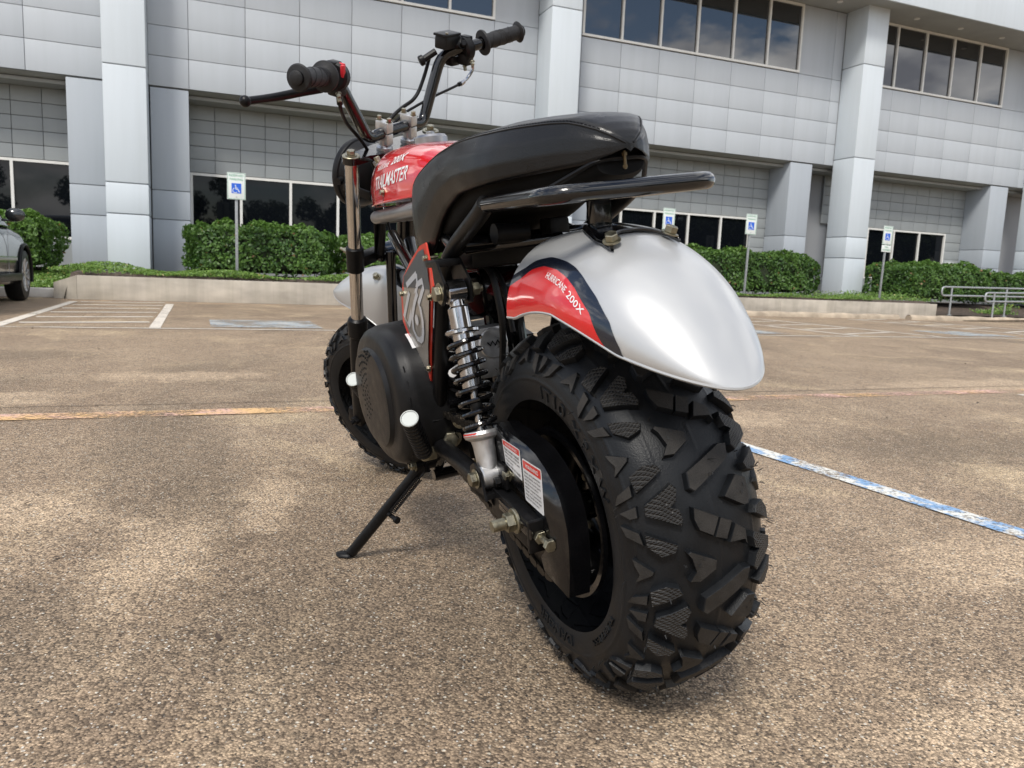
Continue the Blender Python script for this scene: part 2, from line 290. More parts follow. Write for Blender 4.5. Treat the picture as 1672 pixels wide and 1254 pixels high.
# ---------------------------------------------------------------- mesh helpers
def link_obj(name, me, parent=None, kind=None, label=None):
    o = bpy.data.objects.new(name, me); COL.objects.link(o)
    if parent: o.parent = parent
    if kind: o['kind'] = kind
    if label: o['label'] = label
    return o
def empty(name, loc=(0, 0, 0), rz=0, mw=None, parent=None):
    o = bpy.data.objects.new(name, None); COL.objects.link(o); o.empty_display_size = 0.1
    if mw is not None: o.matrix_world = mw
    else: o.location = loc; o.rotation_euler = (0, 0, rz)
    if parent: o.parent = parent
    return o
def tag(o, label, cat, group=None, kind=None):
    o['label'] = label; o['category'] = cat
    if group: o['group'] = group
    if kind: o['kind'] = kind
    return o
class MB:
    """collects shapes; build() links ONE mesh object"""
    def __init__(s): s.v = []; s.f = []; s.m = []; s.uv = {}; s.mats = []
    def mi(s, m):
        if m not in s.mats: s.mats.append(m)
        return s.mats.index(m)
    def add(s, vs, fs, m=None):
        k = len(s.v); s.v += [tuple(map(float, v)) for v in vs]; i = s.mi(m)
        for f in fs: s.f.append(tuple(k + j for j in f)); s.m.append(i)
        return s
    def box(s, c, d, m=None, rot=None, bev=0.0):
        hx, hy, hz = d[0] / 2, d[1] / 2, d[2] / 2
        b = min(bev, hx * .9, hy * .9, hz * .9)
        R = rot or Matrix.Identity(3); c = Vector(c)
        if b <= 0:
            vs = [(x, y, z) for z in (-hz, hz) for y in (-hy, hy) for x in (-hx, hx)]
            fs = [(0, 2, 3, 1), (4, 5, 7, 6), (0, 1, 5, 4), (2, 6, 7, 3), (0, 4, 6, 2), (1, 3, 7, 5)]
        else:
            bm = bmesh.new(); bmesh.ops.create_cube(bm, size=1)
            for v in bm.verts: v.co = Vector((v.co.x * d[0], v.co.y * d[1], v.co.z * d[2]))
            bmesh.ops.bevel(bm, geom=bm.edges[:], offset=b, segments=2, affect='EDGES', profile=0.6)
            bm.verts.ensure_lookup_table(); vs = [tuple(v.co) for v in bm.verts]; fs = [tuple(v.index for v in f.verts) for f in bm.faces]; bm.free()
        return s.add([c + R @ Vector(v) for v in vs], fs, m)
    def tube(s, pts, r, m=None, n=12, cap=True, closed=False):
        P = [Vector(p) for p in pts]; K = len(P)
        rr = r if isinstance(r, (list, tuple)) else [r] * K
        T = []
        for i in range(K):
            a = P[(i - 1) % K] if (closed or i > 0) else P[0]; b = P[(i + 1) % K] if (closed or i < K - 1) else P[-1]
            d = (b - a); T.append(d.normalized() if d.length > 1e-9 else Vector((0, 0, 1)))
        up = Vector((0, 0, 1)) if abs(T[0].z) < .9 else Vector((1, 0, 0))
        u = T[0].cross(up).normalized(); vs = []
        for i in range(K):
            u = (u - T[i] * u.dot(T[i])).normalized(); w = T[i].cross(u)
            for j in range(n):
                a = 2 * pi * j / n; vs.append(P[i] + (u * cos(a) + w * sin(a)) * rr[i])
        fs = []
        for i in range(K if closed else K - 1):
            for j in range(n):
                fs.append((i * n + j, i * n + (j + 1) % n, ((i + 1) % K) * n + (j + 1) % n, ((i + 1) % K) * n + j))
        if cap and not closed: fs.append(tuple(range(n - 1, -1, -1))); fs.append(tuple((K - 1) * n + j for j in range(n)))
        return s.add(vs, fs, m)
    def lathe(s, prof, c, axis, m=None, n=24, a0=0, a1=2 * pi):
        """prof: (radius, along) pairs around an axis through c"""
        A = Vector(axis).normalized(); up = Vector((0, 0, 1)) if abs(A.z) < .9 else Vector((1, 0, 0))
        u = A.cross(up).normalized(); w = A.cross(u); c = Vector(c); vs = []; K = len(prof); full = abs(a1 - a0 - 2 * pi) < 1e-6
        nn = n if full else n + 1
        for i in range(nn):
            a = a0 + (a1 - a0) * i / n
            for (r, h) in prof: vs.append(c + A * h + (u * cos(a) + w * sin(a)) * r)
        fs = []
        for i in range(n):
            j = (i + 1) % nn
            for k in range(K - 1): fs.append((i * K + k, j * K + k, j * K + k + 1, i * K + k + 1))
        s.add(vs, fs, m)
        return s
    def cyl(s, a, b, r, m=None, n=16, r2=None, bev=0.0):
        a, b = Vector(a), Vector(b); L = (b - a).length; r2 = r if r2 is None else r2
        prof = [(1e-5, 0), (r - bev, 0), (r, bev), (r2, L - bev), (r2 - bev, L), (1e-5, L)] if bev else [(1e-5, 0), (r, 0), (r2, L), (1e-5, L)]
        return s.lathe(prof, a, b - a, m, n)
    def hexbolt(s, c, ax, r, h, m=None, washer=True, stub=0):
        c = Vector(c); ax = Vector(ax).normalized()
        if washer: s.cyl(c, c + ax * h * .18, r * 1.35, m, 16); c = c + ax * h * .18
        s.cyl(c, c + ax * h, r, m, 6, bev=h * .1)
        if stub: s.cyl(c, c + ax * (h + stub), r * .5, m, 10)
        return s
    def prism(s, poly, fn, m=None, m_side=None):
        """poly list of 2D; fn(x,y,k) -> 3D with k 0 bottom 1 top"""
        n = len(poly); vs = [fn(x, y, 0) for x, y in poly] + [fn(x, y, 1) for x, y in poly]
        k = len(s.v); s.v += [tuple(map(float, v)) for v in vs]
        s.f.append(tuple(k + n + j for j in range(n))); s.m.append(s.mi(m))
        s.f.append(tuple(k + j for j in range(n - 1, -1, -1))); s.m.append(s.mi(m_side or m))
        for j in range(n): s.f.append((k + j, k + (j + 1) % n, k + n + (j + 1) % n, k + n + j)); s.m.append(s.mi(m_side or m))
        return s
    def grid(s, fn, nu, nv, m=None, wrap_u=False, wrap_v=False):
        vs = [fn(i / (nu if wrap_u else nu - 1), j / (nv if wrap_v else nv - 1)) for i in range(nu) for j in range(nv)]
        fs = []
        for i in range(nu if wrap_u else nu - 1):
            for j in range(nv if wrap_v else nv - 1):
                a = (i + 1) % nu; b = (j + 1) % nv; fs.append((i * nv + j, a * nv + j, a * nv + b, i * nv + b))
        return s.add(vs, fs, m)
    def mesh(s, name, mats=None, angle=35, fix=True):
        me = bpy.data.meshes.new(name); me.from_pydata(s.v, [], s.f)
        ms = [x for x in s.mats]
        for x in ms: me.materials.append(x if x else (mats if mats else None))
        me.polygons.foreach_set('material_index', s.m)
        bm = bmesh.new(); bm.from_mesh(me)
        if fix:
            bmesh.ops.remove_doubles(bm, verts=bm.verts, dist=1e-6)
            bmesh.ops.recalc_face_normals(bm, faces=bm.faces)
        lim = radians(angle)
        for f in bm.faces: f.smooth = True
        for e in bm.edges:
            if len(e.link_faces) == 2 and e.calc_face_angle(0) > lim: e.smooth = False
        bm.to_mesh(me); bm.free(); me.update()
        return me
    def build(s, name, m, parent=None, kind=None, label=None, angle=35, fix=True):
        return link_obj(name, s.mesh(name, m, angle, fix), parent, kind, label)

def fillet(pts, rad, n=6):
    """round the corners of a polyline"""
    P = [Vector(p) for p in pts]; out = [P[0]]
    for i in range(1, len(P) - 1):
        a, b, c = P[i - 1], P[i], P[i + 1]; u = (a - b); w = (c - b)
        d = min(rad, u.length * .48, w.length * .48); p0 = b + u.normalized() * d; p1 = b + w.normalized() * d
        for k in range(n + 1):
            t = k / n; out.append((1 - t) ** 2 * p0 + 2 * t * (1 - t) * b + t * t * p1)
    out.append(P[-1]); return out
def lerp(x, xs, ys): return float(np.interp(x, xs, ys))
_tc = {}
def text_geo(txt, size=1.0, shear=0.0, spacing=1.0, offset=0.0):
    key = (txt, size, shear, spacing, offset)
    if key in _tc: return _tc[key]
    cu = bpy.data.curves.new('text', 'FONT'); cu.body = txt; cu.size = size; cu.shear = shear; cu.space_character = spacing; cu.offset = offset
    cu.resolution_u = 3
    o = bpy.data.objects.new('text', cu); me = o.to_mesh()
    vs = [tuple(v.co) for v in me.vertices]; fs = [tuple(p.vertices) for p in me.polygons]
    o.to_mesh_clear(); bpy.data.objects.remove(o); bpy.data.curves.remove(cu)
    _tc[key] = (vs, fs); return vs, fs
def text_fit(mb, txt, x0, x1, y0, h, fn, m=None, shear=0.0, offset=0.0):
    """writes txt from x0 to x1 on baseline y0, cap height h, mapped through fn(x,y)"""
    vs, fs = text_geo(txt, 1.0, shear, 1.0, offset)
    xa = min(v[0] for v in vs); xb = max(v[0] for v in vs); ya = min(v[1] for v in vs); yb = max(v[1] for v in vs)
    mb.add([fn(x0 + (v[0] - xa) / (xb - xa) * (x1 - x0), y0 + (v[1] - ya) / (yb - ya) * h) for v in vs], fs, m)

# =================================================================== THE SITE
AZ = radians(90 - 67.70); UX = Vector((cos(AZ), sin(AZ), 0)); NY = Vector((-sin(AZ), cos(AZ), 0))
def site(u, n, z=0): return UX * u + NY * n + Vector((0, 0, z))
DW, DF = 13.05, 16.35; DC = DF - 0.72; DR = DF + 0.80

# ground
g = MB(); g.add([(-260, -260, 0), (260, -260, 0), (260, 260, 0), (-260, 260, 0)], [(0, 1, 2, 3)])
o = g.build('ground', M_GROUND, kind='structure'); o['label'] = 'brown exposed aggregate concrete of the parking lot'; 
def stripe(name, pts, m, z=0.004, label=None):
    g = MB(); g.add([(p.x, p.y, z) for p in pts], [tuple(range(len(pts)))]); o = g.build(name, m, kind='structure')
    if label: o['label'] = label
    return o
def line(name, u0, n0, u1, n1, w, m, label=None, z=0.004):
    a, b = site(u0, n0), site(u1, n1); d = (b - a).normalized(); s = Vector((-d.y, d.x, 0)) * w / 2
    K = 8
    pts = [a + (b - a) * k / K + s * (1 + random.uniform(-.06, .06)) for k in range(K + 1)] + [a + (b - a) * k / K - s * (1 + random.uniform(-.06, .06)) for k in range(K, -1, -1)]
    return stripe(name, pts, m, z, label)
# slab joints and painted lines
for k, (u0, n0, u1, n1, w) in enumerate([(-9, 3.60, -.9, 3.56, .008), (-.9, 3.56, 2.4, 3.53, .006), (2.4, 3.53, 12, 3.50, .007)]):
    line('slab_joint', u0, n0, u1, n1, w, M_CRACK, 'thin dark joint between concrete slabs', z=0.003)
line('slab_joint', -9, 7.9, 14, 7.72, .012, M_CRACK, z=0.0022)
for cx, cy, n_, sc in [(1.55, 1.42, 9, .05), (2.6, 4.6, 12, .12), (-1.1, 5.4, 8, .10)]:     # hairline cracks
    p = Vector((cx, cy, 0)); a = random.uniform(-.4, .1); mb = MB()
    P = [p.copy()]
    for i in range(n_):
        a += random.uniform(-.5, .5); p = p + Vector((cos(a), sin(a), 0)) * sc; P.append(p.copy())
    L_ = [q + Vector((0, .0012, .0026)) for q in P]; R_ = [q - Vector((0, .0012, -.0026)) for q in P]
    mb.add(L_ + R_, [(i, i + 1, n_ + 2 + i, n_ + 1 + i) for i in range(n_)]); mb.build('crack', M_CRACK, kind='structure')
line('painted_line', -8, 3.33, 8.5, 3.33, .125, M_PO, 'worn orange and red line across the parking lot')
line('painted_line', 1.95, 1.0, 1.86, 3.22, .085, M_PB, 'worn blue and white line beside the rear wheel')
line('painted_line', 4.78, 1.2, 4.72, 3.2, .09, M_PW)
line('painted_line', -1.60, 7.75, -1.60, 12.4, .10, M_PW, 'white line left of the hatched bay', z=.0045)
line('painted_line', -.36, 7.75, -.36, 12.2, .10, M_PW, 'white line right of the hatched bay', z=.0045)
for k in range(6):
    n0 = 8.2 + k * .82; line('painted_line', -1.50, n0, -.44, n0 + .28, .12, M_PW, z=.0045)
line('painted_line', -6, 7.70, 18, 7.60, .07, M_PW, z=.0052)
for u in (2.42, 5.35, 8.1, 9.6, 12.4, 13.9): line('painted_line', u, 7.75, u + .02, 12.2, .10, M_PW, z=.0045)
for k in range(6): line('painted_line', 8.25, 8.1 + k * .8, 9.45, 8.5 + k * .8, .09, M_PW, z=.0045)
for k in range(6): line('painted_line', 12.55, 8.1 + k * .8, 13.8, 8.5 + k * .8, .09, M_PW, z=.0045)
for u in (.12, 6.1, 10.4): stripe('painted_symbol', [site(u, 7.9), site(u + 1.05, 7.9), site(u + 1.05, 8.95), site(u, 8.95)], M_PBX, .006, 'faded blue parking bay symbol patch')

# dry leaves and twigs scattered over the lot
n_ = 150; P_ = np.c_[rng.uniform(-6, 9, n_), rng.uniform(.9, 10, n_), np.full(n_, .006)]
LITTER = P_
# raised planter
mb = MB()
def terr(i, j):
    u = -9 + i * 34; n = DW + .12 + j * j * 5.2
    z = lerp(n, [DW + .12, DW + .32], [.335, .40])
    if u < -1.8: z = lerp(n, [DW + .54, DW + .56, DW + .8, DW + 1.9], [-.2, .13, .17, .41])
    z += .02 * sin(u * 3.1) * sin(n * 2.3)
    if u > 15.9: z = lerp(n, [DW, DW + .9, DW + 2], [.10, .16, .34])
    return site(u, n, z)
mb.grid(terr, 240, 40); mb.build('planter_soil', M_SOIL, kind='structure', label='brown mulch bed between the low wall and the building')
# low retaining wall, in cast lengths
wall = empty('retaining_wall', site(-1.64, DW, 0), AZ); tag(wall, 'low stained concrete retaining wall along the planting bed', 'wall')
def wallpiece(u0, u1, z):
    g = MB(); g.box(((u0 + u1) / 2 + 1.64, .075, z / 2), (u1 - u0 - .002, .15, z), bev=.008); g.build('wall_section', M_CONC, wall)
for a, b in [(-1.64, 2.7), (2.7, 7.0), (7.0, 11.4), (11.4, 15.95)]: wallpiece(a, b, .355)
g = MB()   # raking end wing
g.prism([(0, .0), (0, .15), (-.24, .40), (-.34, .30)], lambda x, y, k: (x - .001, y, (0 if not k else (.355 if x > -.1 else .235))), M_CONC); g.build('wall_end', M_CONC, wall)
g = MB(); g.box((0, 0, .07), (5.1, .17, .14), bev=.02)
o = g.build('kerb', M_CURBW, kind='structure'); o.matrix_world = Matrix.Translation(site(-4.36, DW + .48)) @ Matrix.Rotation(AZ, 4, 'Z'); o['label'] = 'white painted kerb in front of the parked car'
for (a, b, lab, nn) in [(10.0, 14.4, 'long concrete wheel stop lying against the low wall, left of the other', DW - .28), (14.6, 19.5, 'long concrete wheel stop by the handrails, right of the other', DW - .42)]:
    g = MB()
    g.grid(lambda i, j: ((i - .5) * (b - a), .085 * cos(pi * j) * (1 + .08 * sin(i * 47)), .105 * sin(pi * j) ** .7 * (1 + .07 * sin(i * 31 + 1))), 40, 9)
    g.add([((s) * (b - a) / 2, y, z) for s in (-1, 1) for y, z in ((-.085, 0), (-.06, .095), (.06, .095), (.085, 0))], [(0, 1, 2, 3), (7, 6, 5, 4)])
    o = g.build('wheel_stop', M_STOP, fix=False); o.location = site((a + b) / 2, nn); o.rotation_euler = (0, 0, AZ); tag(o, lab, 'wheel stop', 'concrete wheel stops')

# ---- leaves
def leaf_mesh(name, P, Nn, size, aspect=.6, jitter=.7, tone=None, core=None):
    n = len(P); Nn = Nn + rng.normal(size=(n, 3)) * jitter; Nn /= np.linalg.norm(Nn, axis=1)[:, None] + 1e-9
    T = np.cross(Nn, rng.normal(size=(n, 3))); T /= np.linalg.norm(T, axis=1)[:, None] + 1e-9; B = np.cross(Nn, T)
    s = (size * rng.uniform(.6, 1.35, n))[:, None]
    V = np.stack([P - T * s * .5, P + B * s * .5 * aspect + Nn * s * .1, P + T * s * .5, P - B * s * .5 * aspect + Nn * s * .1], 1).reshape(-1, 3)
    tone = rng.random(n) if tone is None else tone
    me = bpy.data.meshes.new(name)
    me.vertices.add(4 * n); me.vertices.foreach_set('co', V.ravel()); me.loops.add(4 * n); me.loops.foreach_set('vertex_index', np.arange(4 * n))
    me.polygons.add(n); me.polygons.foreach_set('loop_start', np.arange(0, 4 * n, 4)); me.update(calc_edges=True)
    a = me.attributes.new('tone', 'FLOAT', 'FACE'); a.data.foreach_set('value', tone.astype(np.float32))
    me.update(); return me
def bump3(P, s, seed):
    q = P * s; return (np.sin(q[:, 0] * 1.7 + seed) * np.sin(q[:, 1] * 1.3 + seed * 2.1) + np.sin(q[:, 0] * 3.9 + q[:, 2] * 3.1 + seed) * .5 + np.sin(q[:, 2] * 2.3 + q[:, 1] * 4.1 + seed * 3) * .5)
def hedge(u0, u1, n0, n1, z0, z1, label, dens=1500, seed=1.0, yellow=0.0):
    Lx, Ly, Lz = u1 - u0, n1 - n0, z1 - z0
    root = empty('hedge', site((u0 + u1) / 2, (n0 + n1) / 2, z0), AZ); tag(root, label, 'hedge', 'clipped hedges in front of the building')
    n = int(dens * (Lx * Ly + Lx * Lz + 2 * Ly * Lz)); K = rng.random(n) * (Lx * Ly + Lx * Lz + 2 * Ly * Lz)
    A1 = Lx * Ly; A2 = A1 + Lx * Lz; A3 = A2 + Ly * Lz
    P = np.zeros((n, 3)); Q = np.zeros((n, 3)); a, b = rng.uniform(-.5, .5, n), rng.uniform(-.5, .5, n)
    m = K < A1; P[m] = np.c_[a[m] * Lx, b[m] * Ly, np.full(m.sum(), Lz)]; Q[m] = (0, 0, 1)
    m = (K >= A1) & (K < A2); P[m] = np.c_[a[m] * Lx, np.full(m.sum(), -Ly / 2), (b[m] + .5) * Lz]; Q[m] = (0, -1, .2)
    m = (K >= A2) & (K < A3); P[m] = np.c_[np.full(m.sum(), Lx / 2), a[m] * Ly, (b[m] + .5) * Lz]; Q[m] = (1, 0, .2)
    m = K >= A3; P[m] = np.c_[np.full(m.sum(), -Lx / 2), a[m] * Ly, (b[m] + .5) * Lz]; Q[m] = (-1, 0, .2)
    # rounded edges, lumps
    c = np.array([0, 0, Lz * .5]); h = np.array([Lx, Ly, Lz]) / 2; q = (P - c) / h
    ln = (np.abs(q) ** 6).sum(1) ** (1 / 6); q /= ln[:, None]; P = q * h + c
    bu = bump3(P, 2.6, seed); b2 = bump3(P, 8.0, seed + 3)
    depth = rng.random(n) ** 2 * .10
    P += Q * (bu * .070 + b2 * .028 - depth)[:, None]
    P[:, 2] = np.maximum(P[:, 2], .02)
    thin = (P[:, 2] < .16 * Lz) & (rng.random(n) < .75); P = P[~thin]; Q = Q[~thin]; bu = bu[~thin]; depth = depth[~thin]
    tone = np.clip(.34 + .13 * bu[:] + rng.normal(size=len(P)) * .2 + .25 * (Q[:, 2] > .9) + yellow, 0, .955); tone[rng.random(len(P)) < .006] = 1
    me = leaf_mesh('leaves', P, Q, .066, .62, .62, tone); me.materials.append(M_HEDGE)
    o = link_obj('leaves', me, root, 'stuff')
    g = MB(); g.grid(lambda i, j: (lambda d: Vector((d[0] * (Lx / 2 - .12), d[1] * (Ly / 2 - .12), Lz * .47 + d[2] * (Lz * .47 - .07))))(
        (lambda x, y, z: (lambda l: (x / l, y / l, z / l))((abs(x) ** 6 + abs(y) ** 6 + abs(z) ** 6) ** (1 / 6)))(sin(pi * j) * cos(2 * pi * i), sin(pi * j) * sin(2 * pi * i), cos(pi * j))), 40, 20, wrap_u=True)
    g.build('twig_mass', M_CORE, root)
hedge(-.12, 2.35, 14.25, 15.9, .40, 1.30, 'clipped green hedge behind the leftmost accessible parking sign', seed=1)
hedge(2.5, 6.75, 14.3, 15.95, .40, 1.28, 'yellowish clipped hedge directly behind the fork of the bike', seed=2.2, yellow=.13)
hedge(8.1, 13.75, 14.2, 15.7, .40, 1.36, 'clipped hedge ending in front of the pier, behind the tall silver mudguard', seed=3.1)
hedge(16.3, 19.6, 14.3, 15.8, .38, 1.33, 'clipped hedge right of the bright corner column, behind the rightmost parking sign', seed=4.2)
hedge(19.75, 24.5, 14.6, 15.9, .34, 1.20, 'loose lower hedge behind the handrails', seed=5.0, dens=1300)
hedge(-5.4, -2.15, 14.35, 15.9, .36, 1.26, 'looser light green hedge above the parked car', seed=6.0, yellow=.22, dens=1500)

me = leaf_mesh('leaf_litter', LITTER, np.tile([[0, 0, 1.0]], (len(LITTER), 1)), .022, .45, .25); me.materials.append(M_SOIL)
o = link_obj('leaf_litter', me, None, 'stuff'); tag(o, 'tiny dry leaves and twigs scattered over the pavement', 'litter', kind='stuff')
# ground cover
def cover(name, u0, u1, n0, n1, zf, count, label, size=.045, h=.07):
    a = rng.uniform(u0, u1, count); b = n0 + (n1 - n0) * rng.random(count)
    keep = (np.sin(a * 2.3 + 1) + np.sin(b * 5 + a * 4.7) * .7 + rng.normal(size=count) * .7) > -1.0; a = a[keep]; b = b[keep]
    P = np.array([tuple(site(x, y, zf(x, y))) for x, y in zip(a, b)]); P[:, 2] += rng.random(len(P)) * h * (1 + .7 * np.sin(a * 3.3))
    Q = np.tile(np.array([[0, -.5, 1.0]]), (len(P), 1)); tone = np.clip(rng.random(len(P)) * .8 + .1, 0, .955); tone[rng.random(len(P)) < .02] = 1
    me = leaf_mesh(name, P, Q, size, .5, .8, tone); me.materials.append(M_GRASS); o = link_obj(name, me, None, 'stuff'); tag(o, label, 'ground cover', kind='stuff')
zl = lambda u, n: lerp(n, [DW + .56, DW + .8, DW + 1.9], [.13, .17, .41])
cover('ground_cover', -1.6, 9.0, DW + .14, DW + .62, lambda u, n: .395, 15000, 'low green ground cover along the top of the low wall')
cover('ground_cover', -6.5, -1.55, DW + .60, DW + 1.7, zl, 16000, 'bright green weeds sloping up beside the parked car', .05, .07)
cover('ground_cover', -2.2, .3, DW + 1.2, DW + 2.6, lambda u, n: .40, 5500, 'weeds round the foot of the leftmost column', .05, .10)
cover('ground_cover', 9.0, 14.2, DW + .14, DW + .5, lambda u, n: .395, 5200, 'thin ground cover on the wall right of the bike', .04, .05)
cover('ground_cover', 14.0, 16.6, DW + .5, DW + 2.5, lambda u, n: .40, 4200, 'weeds round the foot of the right corner column', .05, .11)
cover('ground_cover', 18.2, 19.4, DW + .4, DW + 1.0, lambda u, n: .15, 700, 'small green shrub by the handrails', .07, .16)

# =================================================================== BUILDING
bld = empty('office_building', site(0, DF, 0), AZ); tag(bld, 'two storey office building clad in pale grey panels with dark windows', 'building')
_pm = {}
def bpart(name, u0, u1, n0, n1, z0, z1, m, parent=bld, bev=.0):
    """box part; n measured from the facade plane"""
    key = (round(u1 - u0, 3), round(n1 - n0, 3), round(z1 - z0, 3), m.name, bev)
    if key not in _pm:
        g = MB(); g.box((0, 0, 0), (u1 - u0, n1 - n0, z1 - z0), bev=bev); _pm[key] = g.mesh(name, m)
    o = link_obj(name, _pm[key], parent); o.location = ((u0 + u1) / 2, (n0 + n1) / 2, (z0 + z1) / 2); return o
G = .0048
def panels(us, zs, n0=-.006, th=.03, m=M_PANEL, name='wall_panel'):
    for a, b in zip(us[:-1], us[1:]):
        for c, d in zip(zs[:-1], zs[1:]):
            bpart(name, a + G, b - G, n0, n0 + th, c + G, d - G, m, bev=.004)
def wallback(u0, u1, z0, z1, n=0.02, th=.25): bpart('wall', u0, u1, n, n + th, z0, z1, M_JOINT)
ZR = [3.82, 4.355, 4.89, 5.425, 5.965]
def window(u0, u1, z0, z1, n, mull, glass, fw=.05, recess=.0):
    w = bpart('window', u0, u1, n - .03, n + .04, z0, z0 + fw, M_FRAME)
    def sub(name, a, b, c, d, n0, n1, m):
        o = bpart(name, a, b, n0, n1, c, d, m, parent=w); o.location = Vector(o.location) - Vector(w.location); return o
    sub('frame_top', u0, u1, z1 - fw, z1, n - .03, n + .04, M_FRAME)
    ed = [u0] + list(mull) + [u1]
    for x in ed:
        a = x - fw / 2
        if x == u0: a = x
        if x == u1: a = x - fw
        sub('mullion', a, a + fw, z0 + fw, z1 - fw, n - .032, n + .042, M_FRAME)
    for i, (a, b) in enumerate(zip(ed[:-1], ed[1:])):
        o = sub('pane', a + .012, b - .012, z0 + .02, z1 - .02, n + .020 + .001 * (i % 2), n + .028 + .001 * (i % 2), glass)
        o.rotation_euler = (random.uniform(-.0025, .0025), 0, random.uniform(-.0025, .0025))
# upper storey
LU = [-.08, .925, 1.93, 2.94, 3.95, 4.96, 5.965]; LM = [8.05, 9.06, 10.08, 11.10, 12.13, 13.16, 14.19]; LRt = [16.4, 17.40, 18.45, 19.50, 20.56, 21.62]
ZT = [5.965, 6.5, 7.03, 7.62]
wallback(-9, 25, 3.83, 5.95)
panels([-8.0, -6.95, -5.9, -4.85, -3.8, -2.72, -1.47], ZR); panels([-.77, -.08], ZR); panels(LU, ZR); panels([5.965, 6.98], ZR)
panels([7.68, 8.05], ZR); panels(LM, ZR); panels([14.19, 15.27, 15.58], ZR); panels([16.30] + LRt[1:], ZR); panels([21.62, 22.7, 22.98], ZR); panels([23.68, 24.7], ZR)
# beside the windows
for a, b in [(-.77, -.08), (5.965, 6.98), (7.68, 8.05), (14.19, 15.27), (15.27, 15.58), (21.62, 22.7), (23.68, 24.7)]:
    wallback(a, b, 5.96, 7.62); panels([a, b], [5.965, 7.62])
panels([-8.0, -6.95, -5.9, -4.85, -3.8, -2.72, -1.47], [5.965, 6.5, 7.03, 7.62]); wallback(-8, -1.47, 5.96, 7.62)
window(-.08, 5.965, 5.985, 7.62, .0, LU[1:-1], M_GLASSU); window(8.05, 14.19, 5.985, 7.62, .0, LM[1:-1], M_GLASSU); window(16.32, 21.62, 5.985, 7.62, .0, LRt[1:-1], M_GLASSU)
bpart('interior_wall', -9, 25, .5, .6, 3.9, 8.2, M_JOINT)
# overhanging roof edge
OV = 1.22
bpart('roof_soffit', -9, 25, -OV + .02, .3, 7.63, 7.70, M_SOFF)
for k in range(-2, 6): bpart('roof_fascia', -2.0 + k * 4.5 + G, 2.5 + k * 4.5 - G, -OV - .03, -OV + .02, 7.60, 9.3, M_COLM, bev=.008)
bpart('roof', -9, 25, -OV + .02, 3, 9.2, 9.3, M_SOFF)
for u in (17.4, 19.0, 20.6, 9.6, 12.2, 14.8):
    g = MB(); g.cyl((u, -.55, 7.615), (u, -.55, 7.64), .07, M_FRAME, 16); g.build('ceiling_light', M_FRAME, bld)
# columns: cladding segments
for (a, b) in [(-1.46, -.77), (6.98, 7.68), (15.59, 16.29), (22.98, 23.68), (-9.0, -8.3)]:
    for c, d in [(.30, 1.42), (1.42, 1.96), (1.96, 3.96), (3.96, 6.24), (6.24, 7.66)]:
        bpart('column', a, b, -.72, -.0, c + .008, d - .008, M_COLM, bev=.018)
    bpart('column_core', a + .03, b - .03, -.69, .01, .3, 7.6, M_JOINT)
# piers of the ground floor
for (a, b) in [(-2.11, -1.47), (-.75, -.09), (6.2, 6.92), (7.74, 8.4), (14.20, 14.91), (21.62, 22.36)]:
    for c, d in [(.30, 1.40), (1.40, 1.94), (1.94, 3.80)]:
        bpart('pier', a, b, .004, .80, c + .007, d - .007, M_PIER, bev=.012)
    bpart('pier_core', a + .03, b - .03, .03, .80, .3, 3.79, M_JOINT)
# ground floor recess
R_ = .80
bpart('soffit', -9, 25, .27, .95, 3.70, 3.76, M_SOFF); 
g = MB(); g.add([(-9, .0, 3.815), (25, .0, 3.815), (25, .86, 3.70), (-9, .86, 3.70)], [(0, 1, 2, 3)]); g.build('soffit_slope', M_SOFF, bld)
for u in (1.2, 3.2, 5.2, 10.0, 11.6, 13.0, 18.0, 19.8):
    g = MB(); g.lathe([(1e-4, -.0), (.075, -.0), (.085, .01), (.085, .03)], (u, .42, 3.752), (0, 0, 1), M_FRAME, 18); g.build('ceiling_light', M_FRAME, bld)
bpart('wall', -9, 25, R_ + .06, R_ + .3, .2, 3.69, M_JOINT)
RZ = [2.40, 2.655, 2.91, 3.165, 3.42, 3.70]
def rpan(us): panels(us, RZ, R_ - .008, .028, M_RECP)
rp = lambda a, b, n: [a + (b - a) * i / n for i in range(n + 1)]
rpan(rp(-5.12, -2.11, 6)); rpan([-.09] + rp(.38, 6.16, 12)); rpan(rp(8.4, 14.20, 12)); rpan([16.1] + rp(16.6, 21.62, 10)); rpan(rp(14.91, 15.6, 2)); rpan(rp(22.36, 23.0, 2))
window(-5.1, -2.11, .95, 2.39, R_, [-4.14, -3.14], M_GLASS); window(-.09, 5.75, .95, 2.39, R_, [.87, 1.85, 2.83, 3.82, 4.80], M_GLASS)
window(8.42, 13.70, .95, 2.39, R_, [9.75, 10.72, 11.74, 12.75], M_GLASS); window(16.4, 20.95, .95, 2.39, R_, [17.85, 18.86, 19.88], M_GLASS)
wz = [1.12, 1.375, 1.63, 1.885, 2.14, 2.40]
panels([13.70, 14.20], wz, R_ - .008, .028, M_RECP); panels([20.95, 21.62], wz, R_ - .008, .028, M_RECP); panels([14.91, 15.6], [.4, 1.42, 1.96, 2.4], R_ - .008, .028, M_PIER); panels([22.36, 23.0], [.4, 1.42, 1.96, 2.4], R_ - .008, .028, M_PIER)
for a, b in [(-5.1, -2.11), (-.09, 6.2), (8.4, 14.2), (16.3, 21.62)]: bpart('sill_wall', a, b, R_ - .02, R_ + .02, .3, .94, M_RECP)
# small wall boxes by the far pier
o = bpart('electric_box', 21.05, 21.35, R_ - .10, R_ - .01, 1.25, 1.55, M_SIGN)

